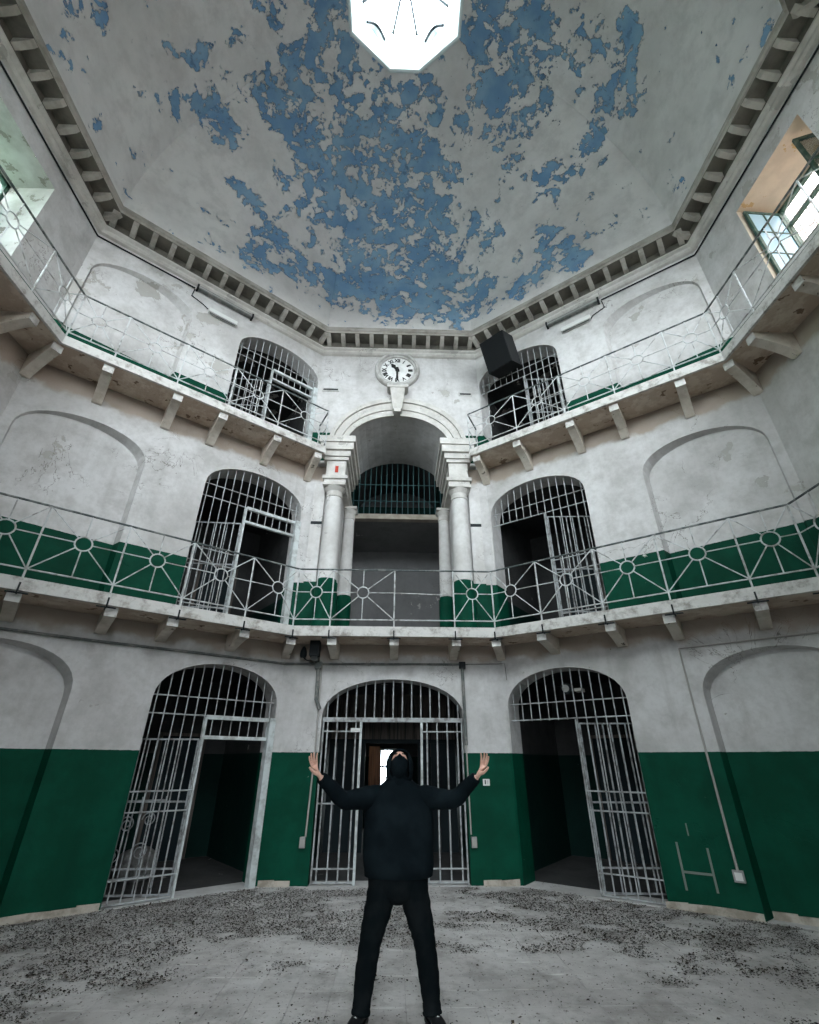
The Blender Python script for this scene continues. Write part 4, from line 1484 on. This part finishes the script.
# loudspeaker hung in front of the top right gate
root = thing('loudspeaker', 'black loudspeaker cabinet hung before the top right barred arch', 'loudspeaker', FRD.p(.7, 9.7, .3))
n = (Vector((FRD.n.x, FRD.n.y, 0)) * .80 + Vector((-.25, -.1, 0)) + Vector((0, 0, -.42))).normalized()
xx = n.cross(Vector((0, 0, 1))).normalized()
zz = xx.cross(n).normalized()
c0 = FRD.p(.86, 10.20, .45)


def sp(a, b, c):
    return c0 + xx * a + zz * b + n * c


w, hh, dd = .32, .40, .25
MB().hexa([sp(-w, -hh, -dd), sp(w, -hh, -dd), sp(w, -hh, dd), sp(-w, -hh, dd), sp(-w, hh, -dd), sp(w, hh, -dd), sp(w, hh, dd), sp(-w, hh, dd)]).build('cabinet', 'speaker_side', root)
MB().hexa([sp(-w + .01, -hh + .01, dd), sp(w - .01, -hh + .01, dd), sp(w - .01, -hh + .01, dd + .02), sp(-w + .01, -hh + .01, dd + .02), sp(-w + .01, hh - .01, dd), sp(w - .01, hh - .01, dd), sp(w - .01, hh - .01, dd + .02), sp(-w + .01, hh - .01, dd + .02)]).build('grille', 'speaker_black', root)
MB().tube([sp(0, hh, -dd), FRD.p(.72, 10.52, -.06)], .016, 6).build('bracket', 'black_iron', root)
MB().tube([sp(0, -hh * .5, -dd), FRD.p(.72, 9.9, -.06)], .016, 6).build('bracket', 'black_iron', root)

# things inside the ground floor cells
root = thing('scrollwork_panel', 'panel of scrolled wrought iron leaning inside the left ground floor cell', 'ironwork', FLD.p(1.75, 0, -.9))
G = Frame((0, 0), (1, 0))
G.o, G.u, G.n = FLD.o - FLD.n * 1.0, FLD.u, FLD.n
for t in (1.25, 1.6, 2.0, 2.35):
    bar('upright', G.p(t, .0, .1), G.p(t, 1.15, -.05), .012, 'leaf_bar', root)
for z in (.15, 1.1):
    bar('rail', G.p(1.25, z, .1 - .13 * z), G.p(2.35, z, .1 - .13 * z), .012, 'leaf_bar', root)
for t, z, r in ((1.45, .85, .10), (1.75, .80, .11), (2.1, .72, .10), (1.5, .45, .12), (1.85, .42, .10), (2.2, .40, .11)):
    pts = []
    for i in range(26):
        w_ = i / 25 * 3.4 * math.pi
        rr = r * (1 - i / 34)
        pts.append(G.p(t + rr * math.cos(w_), z + rr * math.sin(w_), .1 - .13 * z))
    MB().tube(pts, .009, 5).build('scroll', 'leaf_bar', root)


def sack(name, F, t, o, z, rx, ry, rz, label, seed):
    rnd = random.Random(seed)
    bm = bmesh.new()
    bmesh.ops.create_icosphere(bm, subdivisions=3, radius=1)
    ph = [rnd.uniform(0, 6) for _ in range(4)]
    for v in bm.verts:
        k = 1 + .10 * math.sin(3 * v.co.x + ph[0]) + .08 * math.sin(5 * v.co.y + ph[1]) + .07 * math.sin(6 * v.co.z + ph[2])
        q = v.co * k
        q.z = max(q.z, -.75)
        w_ = F.u * (q.x * rx) + F.n * (q.y * ry)
        b = F.p(t, z, o)
        v.co = Vector((b.x + w_.x, b.y + w_.y, b.z + (q.z + .75) * rz))
    me = bpy.data.meshes.new(name)
    bm.to_mesh(me)
    bm.free()
    me.materials.append(M['sack_grey'])
    me.polygons.foreach_set('use_smooth', [True] * len(me.polygons))
    return tag(link(name, me), label, 'sack')


sack('sack', FLD, 2.05, -1.55, 0, .32, .25, .42, 'tall grey sack slumped behind the left ground floor bars', 3)
sack('sack', FLD, 1.36, -1.62, 0, .28, .25, .26, 'low grey sack beside the tall one behind the left bars', 5)

for F, sd, t0 in ((FLD, 'left', .25), (FRD, 'right', .55)):
    for lv in (1, 2):
        z0 = GATE[lv][0]
        root = thing('cell_door', 'dark closed door in the back of the %s cell on the %s' % (WORD[lv], sd), 'door', F.p(t0 + .4, z0, -REV - 2.55))
        o_ = -REV - 2.6
        MB().box(F, t0, t0 + .8, z0 + .0, z0 + 2.1, o_, o_ + .05).build('slab', 'dark_door', root)
        for za, zb_ in ((.25, .95), (1.15, 1.9)):
            MB().box(F, t0 + .12, t0 + .68, z0 + za, z0 + zb_, o_ + .05, o_ + .06).build('panel', 'dark_door', root)
        for t in (t0 - .06, t0 + .80):
            MB().box(F, t, t + .06, z0, z0 + 2.16, o_, o_ + .07).build('jamb', 'grey_wood', root)
        MB().box(F, t0 - .06, t0 + .86, z0 + 2.1, z0 + 2.16, o_, o_ + .07).build('head', 'grey_wood', root)
# lamp in the right ground floor cell
root = thing('bulkhead_lamp', 'round bulkhead lamp above the right ground floor doorway', 'lamp', FRD.p(1.05, 2.7, -.4))
c = FRD.p(1.0, 2.78, -.42)
MB().tube([c, c + Vector((FRD.n.x, FRD.n.y, 0)) * .10], .095, 16).build('body', 'black_iron', root)
MB().tube([c + Vector((FRD.n.x, FRD.n.y, 0)) * .10, c + Vector((FRD.n.x, FRD.n.y, 0)) * .115], .06, 16).build('glass', 'box_grey', root)
MB().box(FRD, 1.15, 1.27, 2.72, 2.77, -.5, -.30).build('junction', 'conduit_pale', root)


# ------------------------------------------------------------------ litter on the floor
def vnoise(x, y, s):
    def h(i, j):
        n = math.sin(i * 127.1 + j * 311.7 + s * 74.7) * 43758.5453
        return n - math.floor(n)
    i, j = math.floor(x), math.floor(y)
    fx, fy = x - i, y - j
    fx, fy = fx * fx * (3 - 2 * fx), fy * fy * (3 - 2 * fy)
    a, b, c, d = h(i, j), h(i + 1, j), h(i, j + 1), h(i + 1, j + 1)
    return (a + (b - a) * fx) * (1 - fy) + (c + (d - c) * fx) * fy


def fbm(x, y, s):
    return .5 * vnoise(x, y, s) + .3 * vnoise(2.1 * x, 2.1 * y, s + 1) + .2 * vnoise(4.5 * x, 4.5 * y, s + 2)


rnd = random.Random(11)
dark, pale = MB(), MB()


def chip(mb, x, y, sz, flat=.35):
    w = rnd.uniform(0, 6.283)
    a = Vector((math.cos(w), math.sin(w), rnd.uniform(-flat, flat))) * sz
    b = Vector((-math.sin(w), math.cos(w), rnd.uniform(-flat, flat))) * sz * rnd.uniform(.4, .9)
    z = .004 + .45 * sz * rnd.random() + abs(a.z) + abs(b.z) * .6
    c = Vector((x, y, z))
    k = len(mb.v)
    mb.v += [c - a, c - b * .9 + Vector((0, 0, sz * .12)), c + a * rnd.uniform(.7, 1), c + b]
    mb.f.append((k, k + 1, k + 2, k + 3))


def dens(x, y):
    n = fbm(x * 1.7 + 3, y * 2.6 + 9, 4)
    far = min(1.0, max(0.0, (y + 3.7) / 1.7))         # thicker towards the walls
    side = min(1.0, max(0.0, (abs(x - .5) - 1.5) / 2.0))
    base = -.22 + .31 * far + (.24 if x < 0 else .08) * side
    if y > -.45 and abs(x) < 1.9:
        base -= .05
    return n - .5 + base


cnt = 0
tries = 0
while cnt < 85000 and tries < 620000:
    tries += 1
    x, y = rnd.uniform(-5.6, 5.6), rnd.uniform(-6.5, .0)
    if not in_room(x, y, .05):
        continue
    q = dens(x, y)
    p = max(.03 if x > -.6 else .045, min(1.0, q * 8.5))
    if rnd.random() < p:
        chip(dark, x, y, rnd.uniform(.004, .0125) * (1.7 if rnd.random() < .08 else 1))
        cnt += 1
for i in range(1500):
    x, y = rnd.uniform(-5.6, 5.6), rnd.uniform(-6.5, -.05)
    if in_room(x, y, .05):
        chip(pale, x, y, rnd.uniform(.006, .018), .2)
tag(dark.build('leaf_litter', 'litter', fix=False), 'dark dry leaf litter and droppings scattered in drifts over the floor', 'litter', kind='stuff')
tag(pale.build('plaster_flakes', 'litter_pale', fix=False), 'small pale flakes of fallen plaster scattered over the floor', 'plaster flakes', kind='stuff')


# ------------------------------------------------------------------ the man
def skin_mesh(name, verts, edges, radii, root, mat, levels=2, flat=None):
    """verts with a radius each, grown into one smooth surface"""
    me = bpy.data.meshes.new(name + '_skeleton')
    me.from_pydata([tuple(v) for v in verts], edges, [])
    ob = bpy.data.objects.new(name + '_skeleton', me)
    COL.objects.link(ob)
    md = ob.modifiers.new('skin', 'SKIN')
    sv = me.skin_vertices[0].data if me.skin_vertices else None
    if sv is None:
        bm = bmesh.new()
        bm.from_mesh(me)
        bm.verts.layers.skin.verify()
        bm.to_mesh(me)
        bm.free()
        sv = me.skin_vertices[0].data
    for i, r in enumerate(radii):
        sv[i].radius = r if isinstance(r, tuple) else (r, r)
        sv[i].use_root = (i == root)
    md.use_smooth_shade = True
    sb = ob.modifiers.new('sub', 'SUBSURF')
    sb.levels = sb.render_levels = levels
    dg = bpy.context.evaluated_depsgraph_get()
    ev = ob.evaluated_get(dg)
    out = bpy.data.meshes.new_from_object(ev)
    out.name = name
    bpy.data.objects.remove(ob)
    out.materials.clear()
    out.materials.append(M[mat])
    out.polygons.foreach_set('use_smooth', [True] * len(out.polygons))
    return out


MX, MY = .075, -4.22
V = lambda x, y, z: Vector((MX + x, MY + y, z))


def chain(vs, es, rs, start, pts):
    prev = start
    for p, r in pts:
        vs.append(p)
        rs.append(r)
        k = len(vs) - 1
        if prev is not None:
            es.append((prev, k))
        prev = k
    return prev


# body: head, neck, trunk, arms and hands in one surface
vs, es, rs = [V(0, .02, .98)], [], [(.12, .09)]
chest = chain(vs, es, rs, 0, [(V(0, .03, 1.15), (.12, .09)), (V(0, .03, 1.33), (.13, .09))])
neck = chain(vs, es, rs, chest, [(V(0, .035, 1.45), (.09, .08)), (V(0, .02, 1.53), .058)])
for s_ in (-1, 1):
    hip = chain(vs, es, rs, 0, [(V(s_ * .10, .02, .86), .075), (V(s_ * .18, .0, .48), .058), (V(s_ * .25, .03, .10), .042)])
    el = V(-.46, -.12, 1.385) if s_ < 0 else V(.47, -.12, 1.395)
    wr_ = V(-.645, -.26, 1.545) if s_ < 0 else V(.635, -.26, 1.55)
    sh = chain(vs, es, rs, chest, [(V(s_ * .19, .03, 1.40), .045), (el, .042), (wr_, .028)])
body_me = skin_mesh('person', vs, es, rs, 0, 'skin', 2)


# hands: palm and five fingers, palms turned up and towards the camera
def hand_parts(s_):
    wr_ = V(-.645, -.26, 1.545) if s_ < 0 else V(.635, -.26, 1.55)
    d = Vector((s_ * .52, -.12, .83)).normalized()            # along the fingers
    nrm = Vector((-s_ * .62, -.62, .38))                      # palm normal
    nrm = (nrm - d * nrm.dot(d)).normalized()
    side = d.cross(nrm).normalized()
    if side.dot(Vector((0, -1, 0))) < 0:
        side = -side                                          # thumb side, towards the camera
    P = lambda a, b, c: wr_ + d * a + side * b + nrm * c
    vs, es, rs = [P(-.02, 0, 0)], [], [(.026, .020)]
    chain(vs, es, rs, 0, [(P(.03, .0, 0), (.034, .018)), (P(.075, .002, .002), (.040, .016))])
    pal = 2
    for k, (b, ln, sp_) in enumerate(((.027, .084, .003), (.009, .094, .001), (-.009, .088, -.001), (-.026, .070, -.005))):
        chain(vs, es, rs, pal, [(P(.092, b, .002), .0098), (P(.092 + ln * .42, b + sp_ * .6, .006 + .004 * k), .0088), (P(.092 + ln * .75, b + sp_ * 1.2, .016 + .006 * k), .0078), (P(.092 + ln, b + sp_ * 1.6, .030 + .008 * k), .0066)])
    chain(vs, es, rs, 1, [(P(.045, .040, .008), .0135), (P(.078, .064, .018), .0108), (P(.108, .074, .024), .0085)])
    return vs, es, rs


bm = bmesh.new()
bm.from_mesh(body_me)
for s_ in (-1, 1):
    hv, he, hr = hand_parts(s_)
    hm = skin_mesh('hand', hv, he, hr, 0, 'skin', 2)
    bm.from_mesh(hm)
    bpy.data.meshes.remove(hm)
# head, thrown back: built round its own axes
HC = V(.0, -.005, 1.625)
tilt = math.radians(48)
hf = Vector((0, -math.cos(tilt), math.sin(tilt)))             # where the face looks
hu = Vector((0, math.sin(tilt), math.cos(tilt)))              # crown
hx = Vector((1, 0, 0))


def head_shape(q):
    """unit sphere point (x right, y forward, z up) to head surface"""
    x, y, z = q
    x *= .074
    yy = y * .096
    zz_ = z * .115
    if z < -.2:
        k = 1 - .26 * (-z - .2)
        x *= k
        yy *= 1 - .10 * (-z - .2)
    f = max(0.0, y)
    # brow, eye sockets, nose, lips
    ax = abs(q[0])
    yy += .010 * math.exp(-((z - .16) / .10) ** 2) * f * math.exp(-(ax / .5) ** 2)
    yy -= .013 * math.exp(-((z - .02) / .09) ** 2) * math.exp(-((ax - .36) / .17) ** 2) * (1 if y > 0 else 0)
    yy += .026 * math.exp(-((z + .24) / .13) ** 2) * math.exp(-(ax / .13) ** 2) * (1 if y > 0 else 0)
    yy += .016 * math.exp(-((z + .05) / .16) ** 2) * math.exp(-(ax / .10) ** 2) * (1 if y > 0 else 0)
    yy += .008 * math.exp(-((z + .52) / .09) ** 2) * math.exp(-(ax / .26) ** 2) * (1 if y > 0 else 0)
    yy += .008 * math.exp(-((z + .80) / .12) ** 2) * math.exp(-(ax / .3) ** 2) * (1 if y > 0 else 0)
    return HC + hx * x + hf * yy + hu * zz_


hb = bmesh.new()
bmesh.ops.create_icosphere(hb, subdivisions=5, radius=1)
for v in hb.verts:
    v.co = head_shape(tuple(v.co.normalized()))
hm = bpy.data.meshes.new('head')
hb.to_mesh(hm)
hb.free()
bm.from_mesh(hm)
bpy.data.meshes.remove(hm)
pm = bpy.data.meshes.new('person')
bm.to_mesh(pm)
bm.free()
pm.materials.append(M['skin'])
pm.polygons.foreach_set('use_smooth', [True] * len(pm.polygons))
person = tag(link('person', pm), 'man in black hoodie and face mask, legs apart, arms raised, looking up', 'person')
# eyes and brows
for s_ in (-1, 1):
    e = head_shape((s_ * .36, .92, .03))
    mb = MB()
    mb.tube([e + hx * -.016 + hf * -.002, e + hx * -.008 + hf * .004, e + hx * .008 + hf * .004, e + hx * .016 + hf * -.002], .0045, 6)
    mb.build('eyelid', 'black_cloth', person)
    b = head_shape((s_ * .36, .9, .20))
    MB().tube([b + hx * -.022 + hf * -.001, b + hx * 0 + hf * .004 + hu * .003, b + hx * .022 + hf * -.002], .0045, 6).build('eyebrow', 'black_cloth', person)

# hoodie: trunk, sleeves
def loft(mb, rings, n=30, cap=(False, False)):
    """rings of (centre, axis a, axis b)"""
    k0 = len(mb.v)
    for c, a, b in rings:
        for j in range(n):
            w = 2 * math.pi * j / n
            mb.v.append(c + a * math.cos(w) + b * math.sin(w))
    for i in range(len(rings) - 1):
        for j in range(n):
            mb.f.append((k0 + i * n + j, k0 + i * n + (j + 1) % n, k0 + (i + 1) * n + (j + 1) % n, k0 + (i + 1) * n + j))
    if cap[0]:
        mb.f.append(tuple(range(k0, k0 + n)))
    if cap[1]:
        mb.f.append(tuple(range(k0 + (len(rings) - 1) * n, k0 + len(rings) * n)))


def limb(mb, pts, n=22, sub=5):
    """smooth tapering tube through (point, radius)"""
    P, R = [p for p, r in pts], [r for p, r in pts]
    rings = []
    prev = None
    N = (len(P) - 1) * sub
    for q in range(N + 1):
        i, t = min(q // sub, len(P) - 2), (q - min(q // sub, len(P) - 2) * sub) / sub
        p0, p1, p2, p3 = P[max(i - 1, 0)], P[i], P[i + 1], P[min(i + 2, len(P) - 1)]
        p = .5 * (2 * p1 + (p2 - p0) * t + (2 * p0 - 5 * p1 + 4 * p2 - p3) * t * t + (3 * p1 - p0 - 3 * p2 + p3) * t ** 3)
        tg = (.5 * ((p2 - p0) + 2 * (2 * p0 - 5 * p1 + 4 * p2 - p3) * t + 3 * (3 * p1 - p0 - 3 * p2 + p3) * t * t)).normalized()
        r = R[i] + (R[i + 1] - R[i]) * t
        r *= 1 + .035 * math.sin(q * 2.1 + p.x * 9)
        ref = Vector((0, 1, 0)) if prev is None else prev
        a = (ref - tg * ref.dot(tg)).normalized()
        prev = a
        b = tg.cross(a)
        rings.append((p, a * r, b * r))
    loft(mb, rings, n, (True, True))


mb = MB()
X, Y = Vector((1, 0, 0)), Vector((0, 1, 0))
tr = [(.845, .25, .135), (.855, .268, .155), (.90, .276, .160), (.925, .284, .168), (1.0, .288, .170), (1.10, .290, .168), (1.20, .290, .168), (1.30, .285, .162), (1.37, .262, .150), (1.42, .235, .135), (1.455, .19, .12), (1.49, .14, .105), (1.52, .105, .10)]
loft(mb, [(V(.004 * math.sin(z * 23), .025, z), X * rx * (1 + .012 * math.sin(z * 31)), Y * ry) for z, rx, ry in tr], 36, (True, True))
for s_ in (-1, 1):
    el = V(-.455, -.12, 1.375) if s_ < 0 else V(.46, -.12, 1.385)
    wr_ = V(-.632, -.25, 1.535) if s_ < 0 else V(.622, -.25, 1.54)
    limb(mb, [(V(s_ * .10, .03, 1.36), .100), (V(s_ * .22, .02, 1.382), .096), (V(s_ * .34, -.05, 1.378), .078), (el, .066), (el.lerp(wr_, .5), .056), (el.lerp(wr_, .86), .048), (wr_, .043)])
hood_me = mb.mesh('hoodie', 'black_cloth', smooth=True)
hoodie = link('hoodie', hood_me, person)
hoodie['label'] = 'loose black hooded sweatshirt'
# hood: shell round the head with an opening at the face
hb = bmesh.new()
bmesh.ops.create_icosphere(hb, subdivisions=4, radius=1)
kill = [v for v in hb.verts if v.co.y > .55 and abs(v.co.x) < .62 and v.co.z > -.62]
bmesh.ops.delete(hb, geom=kill, context='VERTS')
for v in hb.verts:
    q = v.co.copy()
    p = HC + hx * (q.x * .108) + hf * (q.y * .125 - .012) + hu * (q.z * .142 - .004)
    if q.z < -.3:                                             # falls to the shoulders
        k = (-q.z - .3) / .7
        p = p.lerp(V(q.x * .15, .045 - q.y * .06, 1.46), k * .8)
    v.co = p
hm = bpy.data.meshes.new('hood')
hb.to_mesh(hm)
hb.free()
hm.materials.append(M['black_cloth'])
hm.polygons.foreach_set('use_smooth', [True] * len(hm.polygons))
hd = link('hood', hm, hoodie)
so = hd.modifiers.new('thickness', 'SOLIDIFY')
so.thickness = .012
# mask over nose and mouth, running down the throat
hb = bmesh.new()
bmesh.ops.create_icosphere(hb, subdivisions=5, radius=1)
bmesh.ops.delete(hb, geom=[v for v in hb.verts if v.co.z > -.12 + .10 * (1 - abs(v.co.x)) or v.co.y < -.75], context='VERTS')
for v in hb.verts:
    q = v.co.normalized()
    p = head_shape(tuple(q))
    p = p + (p - HC).normalized() * .008
    v.co = p
hm = bpy.data.meshes.new('mask')
hb.to_mesh(hm)
hb.free()
hm.materials.append(M['black_cloth'])
hm.polygons.foreach_set('use_smooth', [True] * len(hm.polygons))
mk = link('mask', hm, person)
mk['label'] = 'black cloth face mask'
so = mk.modifiers.new('thickness', 'SOLIDIFY')
so.thickness = .004
MB().lathe((MX, MY - .005), [(.085, 1.44), (.078, 1.50), (.074, 1.56), (.06, 1.60)], 24).build('snood', 'black_cloth', person, smooth=True)
# trousers
mb = MB()
loft(mb, [(V(0, .02, z), X * rx, Y * ry) for z, rx, ry in ((.95, .225, .135), (.86, .24, .14), (.78, .235, .135), (.73, .20, .12), (.70, .13, .09), (.68, .05, .05), (.672, .01, .02))], 28, (True, True))
for s_ in (-1, 1):
    limb(mb, [(V(s_ * .105, .015, .86), .118), (V(s_ * .140, .01, .70), .110), (V(s_ * .185, -.005, .54), .092), (V(s_ * .205, -.012, .45), .081), (V(s_ * .232, .015, .28), .077), (V(s_ * .250, .025, .13), .064), (V(s_ * .256, .02, .065), .070)])
tm = mb.mesh('trousers', 'black_denim', smooth=True)
link('trousers', tm, person)['label'] = 'slim black trousers'
# shoes
for s_ in (-1, 1):
    a = math.radians(18) * s_
    f = Vector((math.sin(a), -math.cos(a), 0))
    sd = Vector((math.cos(a), math.sin(a), 0))
    c = V(s_ * .258, .05, 0)
    secs = [(-.085, .030, .060), (-.06, .036, .095), (-.01, .040, .10), (.06, .043, .078), (.12, .050, .060), (.165, .046, .048), (.20, .026, .034)]
    mb = MB()
    k0 = 0
    n = 14
    for x, w_, h_ in secs:
        for j in range(n):
            an = 2 * math.pi * j / n
            yy, zz_ = math.cos(an) * w_, .5 * h_ + math.sin(an) * .5 * h_
            mb.v.append(c + f * x + sd * yy + Vector((0, 0, max(.004, zz_ + .01))))
    for i in range(len(secs) - 1):
        for j in range(n):
            mb.f.append((i * n + j, i * n + (j + 1) % n, (i + 1) * n + (j + 1) % n, (i + 1) * n + j))
    mb.f += [tuple(range(n)), tuple(range((len(secs) - 1) * n, len(secs) * n))]
    sh = mb.build('shoe', 'shoe_black', person, smooth=True)
    so_ = MB()
    for lo_, hi_ in ((.0, .022),):
        loop = [(x, w_ * 1.06) for x, w_, h_ in secs] + [(x, -w_ * 1.06) for x, w_, h_ in reversed(secs)]
        so_.prism([c + f * x + sd * y + Vector((0, 0, lo_)) for x, y in loop], [c + f * x + sd * y + Vector((0, 0, hi_)) for x, y in loop])
    so_.build('sole', 'shoe_black', sh)
    lm = MB()
    for i in range(4):
        x = .02 + i * .028
        zt_ = .105 - i * .011
        lm.tube([c + f * x - sd * .030 + Vector((0, 0, zt_ - .012)), c + f * x + Vector((0, 0, zt_ + .003)), c + f * (x + .01) + sd * .030 + Vector((0, 0, zt_ - .012))], .0035, 5)
    lm.tube([c + f * .015 + sd * s_ * q * .03 + Vector((0, 0, .105 + .02 * math.sin(q * 3.0))) for q in (0, .5, 1, 1.5, 1.2, .5, 0)], .003, 5)
    lm.build('laces', 'lace_white', sh)
